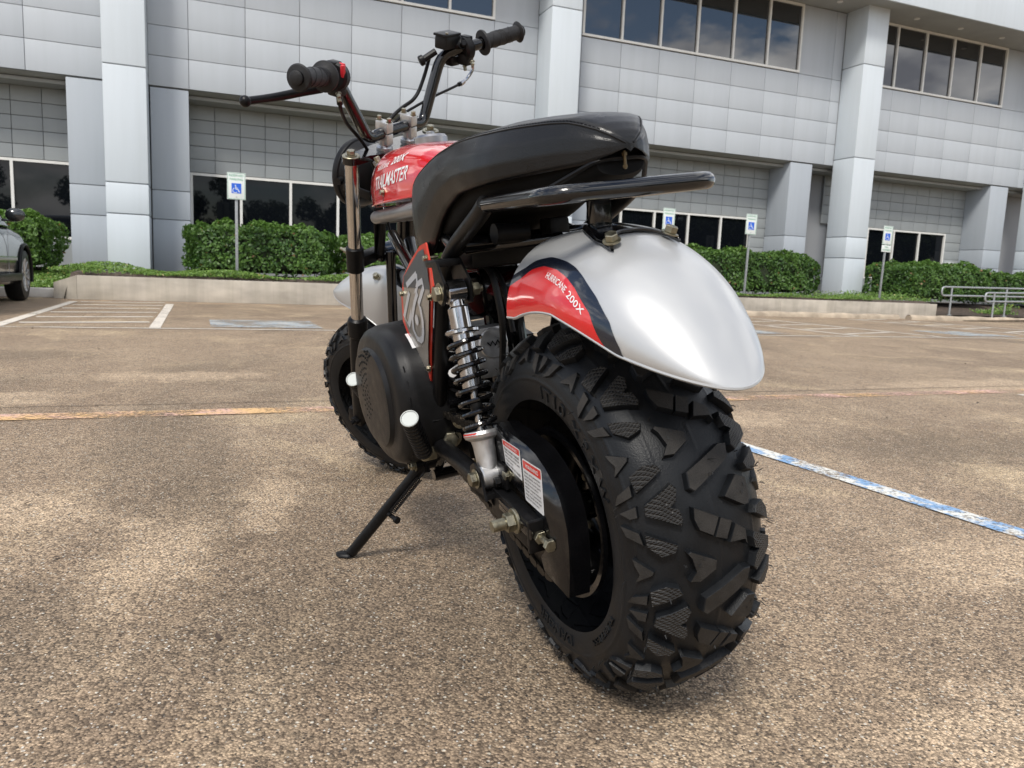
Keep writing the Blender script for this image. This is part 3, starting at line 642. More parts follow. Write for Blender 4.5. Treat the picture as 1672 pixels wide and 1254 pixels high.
# ---- signs
def chair_icon(mb, cx, cz, s, y):
    """wheelchair figure in strokes"""
    def st(pts, w):
        for (x0, z0), (x1, z1) in zip(pts[:-1], pts[1:]):
            d = Vector((x1 - x0, z1 - z0)); n = Vector((-d.y, d.x)).normalized() * w / 2
            q = [(x0 + n.x, z0 + n.y), (x0 - n.x, z0 - n.y), (x1 - n.x, z1 - n.y), (x1 + n.x, z1 + n.y)]
            mb.add([(cx + a * s, y, cz + b * s) for a, b in q], [(0, 1, 2, 3)], M_SIGN)
    st([(-.08, .30), (-.05, .0), (.17, .0), (.27, -.26), (.34, -.24)], .085); st([(-.07, .14), (.14, .14)], .06)
    st([(-.13 + .24 * cos(a), -.13 + .24 * sin(a)) for a in [radians(t) for t in range(105, 345, 20)]], .06)
    mb.add([(cx + (-.09 + .07 * cos(a)) * s, y, cz + (.39 + .07 * sin(a)) * s) for a in [2 * pi * k / 10 for k in range(10)]], [tuple(range(10))], M_SIGN)
def sign(u, n, zb, zt, label, van=False, lean=0.0):
    r = empty('parking_sign', site(u, n, zb), AZ); tag(r, label, 'sign', 'accessible parking signs on posts'); r.rotation_euler = (0, lean, AZ)
    H = zt - zb
    g = MB(); g.box((0, .03, H / 2 - .06), (.045, .03, H - .02), bev=.004)
    for k in range(12): g.cyl((0, .012, .15 + k * .12), (0, .0145, .15 + k * .12), .006, M_JOINT, 8)
    g.build('post', M_GALV, r)
    zc = H - .205 if not van else H - .20
    g = MB(); g.box((0, 0, H - .225), (.285, .006, .43), M_SIGN, bev=.002)
    for s in (-1, 1): g.box((s * .132, -.0045, H - .225), (.005, .002, .41), M_SGRN)
    for z in (H - .02, H - .43): g.box((0, -.0045, z), (.259, .002, .005), M_SGRN)
    p = g.build('sign_panel', M_SIGN, r)
    t = MB(); f = lambda x, y: (x, -.0042, y)
    text_fit(t, 'RESERVED', -.11, .11, H - .075, .036, f, M_SGRN, offset=.012); text_fit(t, 'PARKING', -.10, .10, H - .135, .036, f, M_SGRN, offset=.012)
    t.build('lettering', M_SGRN, p, fix=False)
    b = MB(); b.box((0, -.0045, H - .26), (.15, .003, .16), M_SBLU); chair_icon(b, 0, H - .275, .155, -.0066); b.build('symbol', M_SBLU, p, fix=False)
    if van:
        g = MB(); g.box((0, 0, H - .53), (.285, .006, .155), M_SIGN, bev=.002); text_fit(g, 'VAN', -.06, .06, H - .515, .04, f, M_SGRN, offset=.012); text_fit(g, 'ACCESSIBLE', -.115, .115, H - .575, .034, f, M_SGRN, offset=.012); g.build('lower_plate', M_SIGN, r, fix=False)
    g = MB()
    for z in (H - .05, H - .40): g.cyl((0, -.004, z), (0, -.010, z), .009, M_GALV, 8)
    g.build('bolt', M_GALV, r)
sign(.625, 13.75, .40, 2.10, 'accessible parking sign leftmost in the row, in front of the hedge behind the brake lever')
sign(8.93, 13.75, .40, 2.11, 'accessible parking sign seen just above the bike mudguard bolts', lean=.012)
sign(11.0, 13.75, .38, 2.13, 'accessible parking sign just right of the mudguard, before the hedge end', lean=.015)
sign(14.92, 13.75, .36, 2.12, 'accessible parking sign with an extra lower plate, rightmost in the row', True, lean=.02)

# ---- handrails
def rail(u0, u1, n, zb, zt, label, posts, slope=.0):
    r = empty('handrail', site(u0, n, zb), AZ); tag(r, label, 'handrail', 'galvanised ramp handrails'); Lr = u1 - u0; h = zt - zb
    g = MB(); P = fillet([(Lr, 0, h + slope), (0, 0, h), (0, 0, h - .20), (Lr, 0, h - .20 + slope)], .09, 5); g.tube(P, .021, n=10); g.build('rail', M_GALV, r)
    for x in posts:
        g = MB(); g.cyl((x, 0, -.02), (x, 0, h + slope * x / Lr - .01), .021, n=10); g.cyl((x, 0, -.02), (x, 0, .0), .05, n=12); g.build('post', M_GALV, r)
rail(16.15, 23, DW + .08, .12, .76, 'grey handrail farther from the camera, at the ramp', [.32, 2.2, 4.4], .10)
rail(16.95, 23, DW - .42, .02, .66, 'grey handrail nearer the parking lot, right of the other', [.3, 2.2, 4.4], .14)
g = MB(); g.grid(lambda i, j: site(16.2 + i * 8, DW - .55 + j * .9, .02 + .16 * i), 10, 4); g.build('ramp', M_STOP, kind='structure', label='concrete ramp beside the handrails')

# ---- parked car at the left edge (right front of a charcoal SUV)
car = empty('parked_car', site(-3.05, 12.30, 0), AZ); tag(car, 'charcoal grey sport utility car cut off by the left edge', 'car')
# local x = right, y = forward, z = up; front axle at y 0; rear axle y -2.75
ys = [-3.75, -3.7, -3.5, -3.0, -2.75, -2.2, -1.4, -.9, -.45, 0, .35, .6, .78, .88, .92]
hw = [.70, .80, .86, .89, .90, .885, .88, .88, .895, .91, .88, .80, .66, .45, .2]
sh = [.95, 1.0, 1.02, 1.03, 1.03, 1.02, 1.01, 1.0, .99, .95, .92, .88, .82, .76, .72]
def carsec(i, j):
    y = ys[0] + (ys[-1] - ys[0]) * i; w = lerp(y, ys, hw); zt = lerp(y, ys, sh); t = -1 + 2 * j     # t -1..1 across from right sill over to left sill
    s = abs(t); sg = -1 if t < 0 else 1
    q = [(0, .0), (.10, .06), (.45, .12), (.62, .30)]
    k = [(1.0, w * .93, .24), (.90, w * .985, .40), (.80, w * 1.0, .58), (.70, w * .995, .72), (.62, w * .975, zt - .13), (.52, w * .92, zt - .04), (.40, w * .80, zt), (0, 0.0, zt + .06)]
    k = k[::-1]; xs = [a[0] for a in k]
    return (-sg * lerp(s, xs, [a[1] for a in k]), y, lerp(s, xs, [a[2] for a in k]))
g = MB(); g.grid(carsec, 61, 41)
bm = bmesh.new(); me = g.mesh('body', M_CARP, 40); bm.from_mesh(me)
for yc in (0, -2.75):       # cut wheel arches
    dl = [f for f in bm.faces if (f.calc_center_median().y - yc) ** 2 + (f.calc_center_median().z - .34) ** 2 < .40 ** 2 and abs(f.calc_center_median().x) > .6]
    bmesh.ops.delete(bm, geom=dl, context='FACES')
bm.to_mesh(me); bm.free(); link_obj('body', me, car)
def cabin(i, j):
    y = -3.45 + 3.0 * i; t = -1 + 2 * j; s = abs(t); sg = -1 if t < 0 else 1
    zt = lerp(y, [-3.45, -3.2, -2.6, -1.6, -1.1, -.45], [1.0, 1.5, 1.66, 1.66, 1.60, 1.02]); zt = max(zt, 1.0); f = (zt - .98) / .7
    k = [(0, 0, zt + .02), (.45, .60 + .1 * (1 - f), zt), (.55, .66 + .12 * (1 - f), zt - .05), (1, .85, .97)]
    return (-sg * lerp(s, [a[0] for a in k], [a[1] for a in k]), y, lerp(s, [a[0] for a in k], [a[2] for a in k]))
g = MB(); g.grid(cabin, 31, 31, M_CARP)
me = g.mesh('cabin', M_CARP); me.materials.append(M_GLASS)
for p in me.polygons:
    c = p.center
    if abs(c.x) > .70 and 1.03 < c.z < 1.52 and -3.0 < c.y < -.7 and abs(c.y + 1.75) > .05: p.material_index = 1
    if c.y > -1.05 and c.z > 1.06 and abs(c.x) < .66: p.material_index = 1
link_obj('cabin', me, car)
for sx in (1, -1):
    g = MB(); g.grid(lambda i, j: (sx * (.99 + .11 * cos(2 * pi * i) * sin(pi * j)), -.98 + .07 * sin(2 * pi * i) * sin(pi * j), 1.10 + .085 * cos(pi * j)), 16, 9, wrap_u=True)
    g.box((sx * .90, -.97, 1.03), (.12, .05, .03), bev=.01); g.build('mirror', M_CARP, car)
    g = MB(); g.box((sx * .905, -1.3, .335), (.05, 1.95, .10), bev=.02); g.build('sill_trim', M_PLAST, car)
    g = MB(); g.box((sx * .90, -1.3, .56), (.02, 1.6, .035), bev=.006); g.build('door_moulding', M_ALU, car)
    g = MB(); g.box((sx * .885, -.9, .62), (.004, .008, .62)); g.build('door_seam', M_JOINT, car)
    for yc in (0, -2.75):
        g = MB(); a0 = [(sx * .905, yc + .405 * cos(t), .35 + .405 * sin(t)) for t in np.linspace(-.25, pi + .25, 24)]; g.tube(a0, .022, n=8); g.build('arch_trim', M_PLAST, car)
        g = MB(); g.lathe([(.21, -.1), (.27, -.11), (.325, -.10), (.348, -.06), (.35, 0), (.348, .06), (.325, .10), (.27, .11), (.21, .1)], (sx * .80, yc, .35), (1, 0, 0), n=40)
        w = g.build('wheel', M_RUBB, car)
        g = MB(); g.lathe([(.235, sx * -.1), (.235, sx * .09), (.222, sx * .105), (.21, sx * .09), (.205, sx * .0)], (sx * .80, yc, .35), (1, 0, 0), n=40)
        for k in range(5):
            for e in (-.16, .16):
                a = k * 2 * pi / 5 + e; b_ = k * 2 * pi / 5 + e * 1.9
                g.tube([(sx * .885, yc + .05 * cos(a), .35 + .05 * sin(a)), (sx * .895, yc + .22 * cos(b_), .35 + .22 * sin(b_))], .014, n=6)
        g.cyl((sx * .86, yc, .35), (sx * .895, yc, .35), .06, n=16); g.build('rim', M_ALU, w)
        g = MB(); g.lathe([(1e-4, 0), (.2, 0), (.2, .02)], (sx * .82, yc, .35), (1, 0, 0), n=24); g.build('brake_disc', M_CHAIN, w)
g = MB(); g.box((0, -1.4, .30), (1.55, 4.2, .14), bev=.03); g.build('underbody', M_PLAST, car)
g = MB(); 
for s in (-1, 1): g.box((s * .62, .70, .70), (.34, .22, .13), bev=.03, rot=Matrix.Rotation(-s * .45, 3, 'Z'))
g.build('headlight', M_CHROM, car)

# ---- trees across the lot, behind the camera (they stand in the window reflections)
def make_tree_meshes(h, seed):
    rg = np.random.default_rng(seed)
    g = MB(); g.tube([(0, 0, 0), (.1, .05, h * .2), (-.05, .1, h * .42)], [.28, .2, .14], n=10)
    for k in range(7):
        a = k * 2.4; g.tube([(0, .05, h * (.25 + .02 * k)), (cos(a) * h * .14, sin(a) * h * .14, h * (.45 + .03 * k)), (cos(a) * h * .25, sin(a) * h * .25, h * (.6 + .03 * k))], [.10, .07, .02], n=6)
    tm = g.mesh('trunk', M_TRUNK)
    cs = np.c_[rg.normal(size=22) * h * .24, rg.normal(size=22) * h * .15, h * (.52 + rg.normal(size=22) * .15)]
    k = rg.integers(0, 22, 9000); d = rg.normal(size=(9000, 3)); d /= np.linalg.norm(d, axis=1)[:, None]
    P = cs[k] + d * (h * .11 * rg.uniform(.55, 1.15, 9000))[:, None]; P[:, 2] = np.maximum(P[:, 2], h * .2)
    cm = leaf_mesh('crown', P, d, .26, .6, .8, np.clip(.4 + d[:, 2] * .3 + rg.normal(size=9000) * .2, 0, 1)); cm.materials.append(M_TREEL)
    return tm, cm
TM = [make_tree_meshes(6.5, 3), make_tree_meshes(7.5, 8)]
tl = ['dark tree across the lot, seen only as a reflection in the lower windows'] * 2
for k, (u, n, s) in enumerate([(-20, -18, 1.0), (-12, -17, .85), (-3.2, -18, 1.0), (3.0, -17, .8), (9.5, -18, 1.0), (14, -17, .9), (18, -18, 1.1), (22, -17, 1.1), (26.5, -17, 1.15), (31, -18, 1.2), (36, -17, 1.2), (41, -18, 1.2), (46, -17, 1.25), (52, -18, 1.3), (58, -17, 1.3)]):
    x, y, _z = site(u, n)
    t = empty('tree', (x, y, 0), k * 1.3); t.scale = (s, s, s); tag(t, tl[k % 2], 'tree', 'trees across the lot behind the camera')
    link_obj('trunk', TM[k % 2][0], t); link_obj('crown', TM[k % 2][1], t)

# =================================================================== THE BIKE
# bike frame: x forward, y left, z up, origin at the rear contact patch; leans left on its stand
_ps, _ph = radians(24.74), radians(9.42)
fw = Vector((-sin(_ps), cos(_ps), 0)); lf0 = Vector((-cos(_ps), -sin(_ps), 0))
up2 = cos(_ph) * Vector((0, 0, 1)) + sin(_ph) * lf0; lf2 = cos(_ph) * lf0 - sin(_ph) * Vector((0, 0, 1))
bmw = Matrix.Identity(4)
for i in range(3):
    bmw[i][0] = fw[i]; bmw[i][1] = lf2[i]; bmw[i][2] = up2[i]
bmw[0][3] = 0.1905; bmw[1][3] = 1.1542; bmw[2][3] = 0.0
bike = empty('mini_bike', mw=bmw)
tag(bike, 'red and silver fat tyred mini bike leaning on its kickstand in the foreground', 'mini bike')
# steered front frame: rows forward, left, up along the steering axis
FO = Vector((1.211, -.011, .244)); _rk, _dl = radians(25.759), radians(30.259)
_s = Vector((-sin(_rk), 0, cos(_rk))); _w0 = Vector((0, 1, 0)); _f0 = _w0.cross(_s)
FWv = cos(_dl) * _w0 - sin(_dl) * _f0; FFv = cos(_dl) * _f0 + sin(_dl) * _w0
def F(f, w, s): return FO + FFv * f + FWv * w + _s * s
FROT = Matrix((FFv, FWv, _s)).transposed()
def V(*a): return Vector(a)
def part(mb, name, m, parent=bike, label=None, **k): return mb.build(name, m, parent, label=label, **k)

# ---- wheels -------------------------------------------------------
TREAD = {   # outlines on the crown: (degrees round the tyre, millimetres across), taken per 360/11 degree pitch
 'triple': [[(7, 31), (3.2, 2), (-1, 13), (1.2, 29), (4.2, 33)], [(3, 0), (1.4, -15), (-2.8, -4), (-1.4, 11)], [(.4, -19), (-1.8, -33), (-6, -34), (-4.4, -31), (-3.8, -8)]],
 'wye': [[(-3.6, 43), (-7.2, 12), (-9.6, 14), (-12, 34), (-11.6, 46), (-9.2, 38), (-5.4, 42), (-4, 46)], [(12.2, -35), (10.8, -50), (6.6, -49), (4, -46), (4, -38), (7.6, -11)]],
 'bar': [[(-17, 28), (-12, -26), (-12.4, -37), (-16, -32), (-22, 25), (-21, 30)]],
 'vee': [[(14.2, 49), (12.6, 44), (9.4, 49), (8.4, 56), (7.4, 47), (4.6, 45), (3.2, 48), (7.4, 84), (10.4, 82)]],
 'pent': [[(2.6, 88), (-1.4, 55), (-3.2, 59), (-4, 74), (-.8, 88)], [(-12.2, 72), (-13, 58), (-14.8, 54), (-18.8, 87), (-14, 89)]],
 'side': [[(5.4, 117), (2.8, 95), (-.8, 92), (1.8, 111)], [(-16.2, 92), (-19.4, 93), (-21.2, 118), (-18.2, 111)], [(9.2, 114), (10.4, 92), (7.2, 93), (7, 102)], [(-5, 108), (-8.6, 84), (-9.6, 86), (-12.6, 106), (-9.8, 100.5), (-7, 106)]],
}
def make_profile(a, Rc, r0, p=2.2, nt=200):
    t = np.linspace(-.35, pi + .35, nt); y = a * np.sign(np.cos(t)) * np.abs(np.cos(t)) ** (2 / p)
    b = np.where(np.sin(t) >= 0, Rc - r0, r0 - .119); r = r0 + b * np.sign(np.sin(t)) * np.abs(np.sin(t)) ** (2 / p)
    s = np.concatenate([[0], np.cumsum(np.hypot(np.diff(y), np.diff(r)))]); k = int(np.argmin(np.abs(t - pi / 2))); s = s[k] - s   # + towards left
    o = np.argsort(s); s, y, r = s[o], y[o], r[o]
    dy, dr = np.gradient(y, s), np.gradient(r, s); ln = np.hypot(dy, dr); ny, nr = -dr / ln, dy / ln
    return s, y, r, ny, nr
def tyre(name, a, Rc, r0, c, rot, lug, sc, label, rim_r, letters):
    """c wheel centre, rot 3x3 (columns: forward, left, up)"""
    s, y, r, ny, nr = make_profile(a, Rc, r0)
    def P(th, ss, h=0.0):      # th degrees from the bottom towards the rear
        yy = np.interp(ss, s, y); rr = np.interp(ss, s, r); n1 = np.interp(ss, s, ny); n2 = np.interp(ss, s, nr); q = math.hypot(n1, n2); n1 /= q; n2 /= q
        yy += n1 * h; rr += n2 * h; t = radians(th); return V(-rr * sin(t), yy, -rr * cos(t))
    M4 = Matrix.Translation(c) @ rot.to_4x4()
    g = MB(); nv = 64; smax = s[-1] * .985
    def srf(i, j):
        ss = -smax + 2 * smax * j; h = .0018 * sin(i * 2 * pi * 160) * 0
        for k, w_, e in ((.060 * sc, .0016, .0022), (.103 * sc, .0012, .002), (.128 * sc, .0016, .0016)):    # sidewall steps
            h += w_ * math.exp(-((abs(ss) - k) / e) ** 2) * (.5 if k < .1 * sc else 1)
        h += .0014 * math.exp(-(ss / .0012) ** 2)
        return P(i * 360, ss, h)
    g.grid(srf, 180, 150, wrap_u=True)
    # rim bead inside
    T = part(g, 'tyre', M_RUBB, bike, label, angle=60); T.matrix_local = M4
    # tread blocks
    for kind, polys in TREAD.items():
        for pi_, poly in enumerate(polys):
            for side in (1, -1):
                if kind in ('triple', 'bar') and side == -1: continue
                if kind == 'wye' and side == -1: continue
                g = MB()
                cth = sum(q[0] for q in poly) / len(poly); cs = sum(q[1] for q in poly) / len(poly)
                Hh = lug * (1 if kind != 'side' else .55)
                def ring(scale, h, poly=poly, side=side):
                    o = []
                    for th, ss in poly:
                        th2 = cth + (th - cth) * scale; s2 = cs + (ss - cs) * scale
                        if side == -1: th2 = -33.2 - th2; s2 = -s2
                        o.append((th2, s2))
                    return o
                def dens(R):       # subdivide edges so blocks follow the curve
                    o = []
                    for A, B in zip(R, R[1:] + R[:1]):
                        k = max(1, int(math.hypot((B[0] - A[0]) * 4.6, B[1] - A[1]) / 16))
                        for i in range(k): o.append((A[0] + (B[0] - A[0]) * i / k, A[1] + (B[1] - A[1]) * i / k))
                    return o
                r0_, r1_, r2_ = dens(ring(1.13, 0)), dens(ring(1.0, 0)), dens(ring(.95, 0))
                n = len(r1_); r0_ = [(cth_ + 0, x) for cth_, x in r0_]
                def fit(R): # same number of points per ring
                    return R if len(R) == n else [R[int(i * len(R) / n)] for i in range(n)]
                # build rings by scaling the dense base ring, so counts agree
                cx = sum(q[0] for q in r1_) / n; cy = sum(q[1] for q in r1_) / n
                def sc_ring(k, h): return [P(cx + (q[0] - cx) * k, (cy + (q[1] - cy) * k) * .001 * sc, h) for q in r1_]
                rings = [sc_ring(1.07, -.0015), sc_ring(1.0, Hh * .90), sc_ring(.965, Hh)]
                vs = [v for R in rings for v in R]; fs = []; fm = []
                for k in range(2):
                    for i in range(n): fs.append((k * n + i, k * n + (i + 1) % n, (k + 1) * n + (i + 1) % n, (k + 1) * n + i))
                g.add(vs, fs, M_RUBB)
                # top: triangulated fan refined towards the centre with mathutils
                from mathutils.geometry import tessellate_polygon
                top2 = [Vector((q[0] * 4.6, q[1], 0)) for q in [(cx + (q[0] - cx) * .965, cy + (q[1] - cy) * .965) for q in r1_]]
                tri = tessellate_polygon([top2]); topm = M_KNURL if kind in ('vee', 'pent') else M_TREAD
                g.add([rings[2][i] for i in range(n)], [tuple(t) for t in tri], topm)
                if kind == 'wye':
                    for du, dv in ((.0, .0), (1.6, -6)):
                        g.add([P(cx + du + x_, (cy + dv + y_) * .001 * sc, Hh + .0003) for x_, y_ in ((-.4, -1.5), (.4, -1.5), (.4, 1.5), (-.4, 1.5))], [(0, 1, 2, 3)], M_HAIR)  # dark quad just above the top stands for the shade inside a sipe
                me = g.mesh('tread_block', M_RUBB, 25)
                uvl = me.uv_layers.new(name='UVMap')
                for lp in me.loops:
                    v = me.vertices[lp.vertex_index].co; an = math.atan2(-v.x, -v.z); rr = math.hypot(v.x, v.z)
                    uvl.data[lp.index].uv = (an * .27 * .83 + v.y * .56, an * -.27 * .56 + (v.y + (rr - .25)) * .83)
                for k in range(11):
                    o = link_obj('tread_block', me, T); o.rotation_euler = (0, radians(98.9 + k * 360 / 11), 0)
                    # the wye sipes have no depth, only their dark is painted on
    # small sipes: flat dark quads on the wye blocks, hole shade put into colour
    # whiskers left by the mould vents
    g = MB(); rw = random.Random(5)
    for k in range(230):
        th = rw.uniform(0, 360); ss = rw.choice([.088, -.088, .05, -.05, -.118, .118, .072, -.072, .0]) * sc + rw.uniform(-.004, .004)
        h0 = lug * .9; b = P(th, ss, h0 * (1 if abs(ss) < .1 * sc else .4)); d = (P(th, ss, h0 + .01) - P(th, ss, h0)).normalized()
        d = (d + Vector((rw.uniform(-.5, .5), rw.uniform(-.5, .5), rw.uniform(-.5, .5)))).normalized(); L_ = rw.uniform(.004, .010)
        g.tube([b, b + d * L_ * .6, b + d * L_ + V(0, 0, rw.uniform(-.002, .001))], [.0009, .0008, .0005], n=3)
    o = part(g, 'vent_whiskers', M_HAIR, T); o['kind'] = 'stuff'
    # raised sidewall lettering
    from collections import Counter
    for txt, t0, t1, sb, hh in letters:
        g = MB(); vs, fs = text_geo(txt, 1.0, 0, 1.05, .0)
        xa = min(v[0] for v in vs); xb = max(v[0] for v in vs); ya = min(v[1] for v in vs); yb = max(v[1] for v in vs)
        Q = [((t0 + (v[0] - xa) / (xb - xa) * (t1 - t0)), (v[1] - ya) / (yb - ya) * hh) for v in vs]
        n = len(Q); top = [P(a_, (sb - b_) * sc, .0022) for a_, b_ in Q]; bot = [P(a_, (sb - b_) * sc, -.001) for a_, b_ in Q]
        ec = Counter()
        for f_ in fs:
            for i in range(len(f_)): ec[tuple(sorted((f_[i], f_[(i + 1) % len(f_)])))] += 1
        side = [(a_, b_, b_ + n, a_ + n) for (a_, b_), c_ in ec.items() if c_ == 1]
        g.add(top + bot, list(fs) + side, M_RUBB)
        part(g, 'raised_lettering', M_RUBB, T, fix=False)
    # rim
    g = MB(); yr = .076 if a > .09 else .055; ro = rim_r
    g.lathe([(ro + .012, -yr - .006), (ro + .014, -yr), (ro - .004, -yr + .004), (ro - .010, -yr * .55), (ro - .022, -yr * .3), (ro - .024, yr * .2), (ro - .008, yr * .6), (ro - .004, yr - .004), (ro + .014, yr), (ro + .012, yr + .006), (ro + .002, yr + .004), (ro - .006, yr - .006), (ro - .012, yr * .6), (ro - .028, yr * .15), (ro - .03, -yr * .3), (ro - .012, -yr * .6), (ro + .002, -yr - .004)], (0, 0, 0), (0, 1, 0), n=72)
    R = part(g, 'rim', M_BLACK, bike, label.replace('tyre', 'rim') if label else None); R.matrix_local = M4
    g = MB(); g.lathe([(ro - .024, .012), (ro - .05, .018), (.055, .020), (.045, .026), (.02, .026), (.02, -.026), (.045, -.026), (.055, .004), (ro - .05, .004), (ro - .024, -.002)], (0, 0, 0), (0, 1, 0), n=60)
    part(g, 'wheel_disc', M_BLACK, R)
    g = MB()
    for k in range(5): g.hexbolt((.04 * cos(k * 1.257), .022, .04 * sin(k * 1.257)), (0, 1, 0), .006, .006, M_ZINC)
    g.cyl((0, -.05, 0), (0, .06, 0), .022, M_BLACK, 20); part(g, 'hub', M_BLACK, R)
    return T, P
RW = V(0, 0, .276)
tyre('tyre', .100, .266, .2, RW, Matrix.Identity(3), .0105, 1.0, 'fat rear tyre with deep off road tread', .114,
     [('IT10', 174, 153, .152, .019), ('X P X W', 147, 112, .150, .015), ('TUBELESS', 62, 34, .150, .009), ('DANGER', 12, -20, .152, .015)])
FR3 = Matrix.Identity(3)
for i in range(3): FR3[i][0] = FFv[i]; FR3[i][1] = FWv[i]; FR3[i][2] = _s[i]
tyre('tyre', .072, .243, .18, FO, FR3, .0085, .74, 'front tyre, turned to the left', .108, [('TUBELESS', 150, 110, .150, .010)])

# ---- mudguards ----------------------------------------------------
KN = [-40, 0, 20, 40, 56]
def guard(al, v, p, off=0.0):
    Rc = lerp(al, KN, p[0:5]); Re = lerp(al, KN, p[5:10]); Wd, e1, e2, amax, k0 = p[10:15]
    k = min(1, max(0, (al - k0) / (amax - k0))); w = Wd * math.sqrt(max(0, 1 - k ** e2)); th = v * pi / 2
    y = w * (1 if v >= 0 else -1) * abs(sin(th)) ** .92; Re = Re + (Rc - Re) * k ** 7; r = Re + (Rc - Re) * max(0, cos(th)) ** e1
    return r + off * cos(th * .8), y + off * sin(th * .8)
RP = [.385, .4018, .4127, .401, .392, .3008, .294, .3255, .3412, .3735, .1174, 1.0896, 1.6069, 55.5456, 22.0826]
def rg(al, v, off=0.0):
    r, y = guard(al, v, RP, off); a = radians(al); return V(-r * sin(a), y, .276 + r * cos(a))
FP = [.4043, .4164, .3804, .3448, .34, .2609, .2505, .2875, .3293, .327, .056, .735, 2.3453, 39.1, 18.58]
def fg(al, v, off=0.0):
    r, y = guard(al, v, FP, off); a = radians(al); return F(r * sin(a), y, r * cos(a))
def shell(fn, a0, a1, m, name, label):
    g = MB(); na, nv = 90, 60; T = lambda i: a0 + (a1 - a0) * (1 - (1 - i) ** 1.6)
    A = [[fn(T(i / (na - 1)), -1 + 2 * j / (nv - 1), 0.0) for j in range(nv)] for i in range(na)]
    B = [[fn(T(i / (na - 1)), (-1 + 2 * j / (nv - 1)), -.0025) for j in range(nv)] for i in range(na)]
    vs = [v for R in A for v in R] + [v for R in B for v in R]; n = na * nv; fs = []
    for i in range(na - 1):
        for j in range(nv - 1):
            q = (i * nv + j, (i + 1) * nv + j, (i + 1) * nv + j + 1, i * nv + j + 1); fs.append(q); fs.append(tuple(n + x for x in q[::-1]))
    for i in range(na - 1):
        for j in (0, nv - 1): fs.append((i * nv + j, (i + 1) * nv + j, n + (i + 1) * nv + j, n + i * nv + j))
    for j in range(nv - 1):
        for i in (0, na - 1): fs.append((i * nv + j, i * nv + j + 1, n + i * nv + j + 1, n + i * nv + j))
    g.add(vs, fs); o = part(g, name, m, bike, label, angle=50)
    e = MB(); pts = [fn(T(i / 60), 1, -.001) for i in range(61)] + [fn(T(i / 60), -1, -.001) for i in range(60, -1, -1)]
    e.tube(pts, .0024, n=6); part(e, 'rolled_edge', m, o); return o
def _smooth(ks, xs, ys): return lambda x: lerp(x, xs, ys)
rear_g = shell(rg, -5.2, 55.5, M_SILV, 'mudguard', 'wide silver rear mudguard with red and dark blue decal')
front_g = shell(fg, -42, 39.0, M_SILV, 'mudguard', 'silver front mudguard')
# decal bands on the left flank of the rear guard
sx_, sy_ = [-30, -12, 0, 3.2, 9.5, 16.6, 22.9, 29.2, 34.9, 39.7, 41.5], [.98, .70, .560, .515, .485, .500, .535, .600, .700, .870, 1.0]
rx_, ry_ = [-30, -12, 0, 4.4, 9.1, 15.1, 23.7, 30.5, 37.4], [1.0, .80, .66, .60, .575, .590, .652, .755, 1.0]
def band(lo, hi, a0, a1, m, name, off):
    g = MB(); g.grid(lambda i, j: rg(a0 + (a1 - a0) * i, lo(a0 + (a1 - a0) * i) + (hi(a0 + (a1 - a0) * i) - lo(a0 + (a1 - a0) * i)) * j, off), 60, 14); return part(g, name, m, rear_g, angle=60, fix=False)
one = lambda a: .997
band(lambda a: lerp(a, sx_, sy_), lambda a: max(lerp(a, sx_, sy_), min(.997, lerp(a, rx_, ry_))), -5.0, 41.4, M_NAVY, 'dark_stripe', .0006)
band(lambda a: min(.997, lerp(a, rx_, ry_)), one, -4.9, 37.3, M_RED, 'red_decal', .0007)
g = MB()
def ft(x, y):      # baseline follows the stripe
    al = x; b = lerp(al, [12, 21, 30], [.665, .725, .815]); return rg(al, b - y, .0013)
text_fit(g, 'HURRICANE', 12.6, 22.0, -.008, .054, ft, M_WHITE, offset=.006); text_fit(g, '200X', 23.0, 29.2, -.008, .062, ft, M_WHITE, offset=.008)
part(g, 'lettering', M_WHITE, rear_g, fix=False)
# bracket strap on top of rear guard
g = MB()
def strap(i, j, h):
    v = -.25 + .50 * i; c0 = 12.2; wd = 13 - 8 * abs(2 * i - 1) ** 1.5
    ce = 10.5 + 9.5 * abs(2 * i - 1) ** 2.2; return rg(ce + (j - .5) * wd, v, .002 + h)
for h in (0, .004): g.grid(lambda i, j: strap(i, j, h), 30, 8)
pts = [strap(i / 29, 0, .002) for i in range(30)] + [strap(1, j / 7, .002) for j in range(1, 8)] + [strap(i / 29, 1, .002) for i in range(28, -1, -1)] + [strap(0, j / 7, .002) for j in range(6, 0, -1)]
g.tube(pts, .0026, n=6, closed=True); part(g, 'mudguard_strap', M_BLACK, angle=50)
for v in (-.21, .205):
    g = MB(); c = rg(20.5, v, .006); n = (rg(20.5, v, .02) - rg(20.5, v, 0)).normalized(); g.hexbolt(c, n, .0085, .009, M_ZINC); part(g, 'bolt', M_ZINC)
g = MB(); g.box((-.05, 0, .705), (.020, .028, .060), bev=.003); part(g, 'rear_bracket', M_BLACK)
# front guard strap
g = MB()
def fs_(i, j, h): v = -.35 + .75 * i; return fg(-6 + 5 * cos(pi * (i - .5)) + (j - .5) * 6, v, .002 + h)
for h in (0, .003): g.grid(lambda i, j: fs_(i, j, h), 20, 5)
part(g, 'mudguard_strap', M_BLACK)
g = MB(); c = fg(4, .40, .004); g.hexbolt(c, (fg(4, .4, .02) - fg(4, .4, 0)), .008, .009, M_ZINC); part(g, 'bolt', M_ZINC)

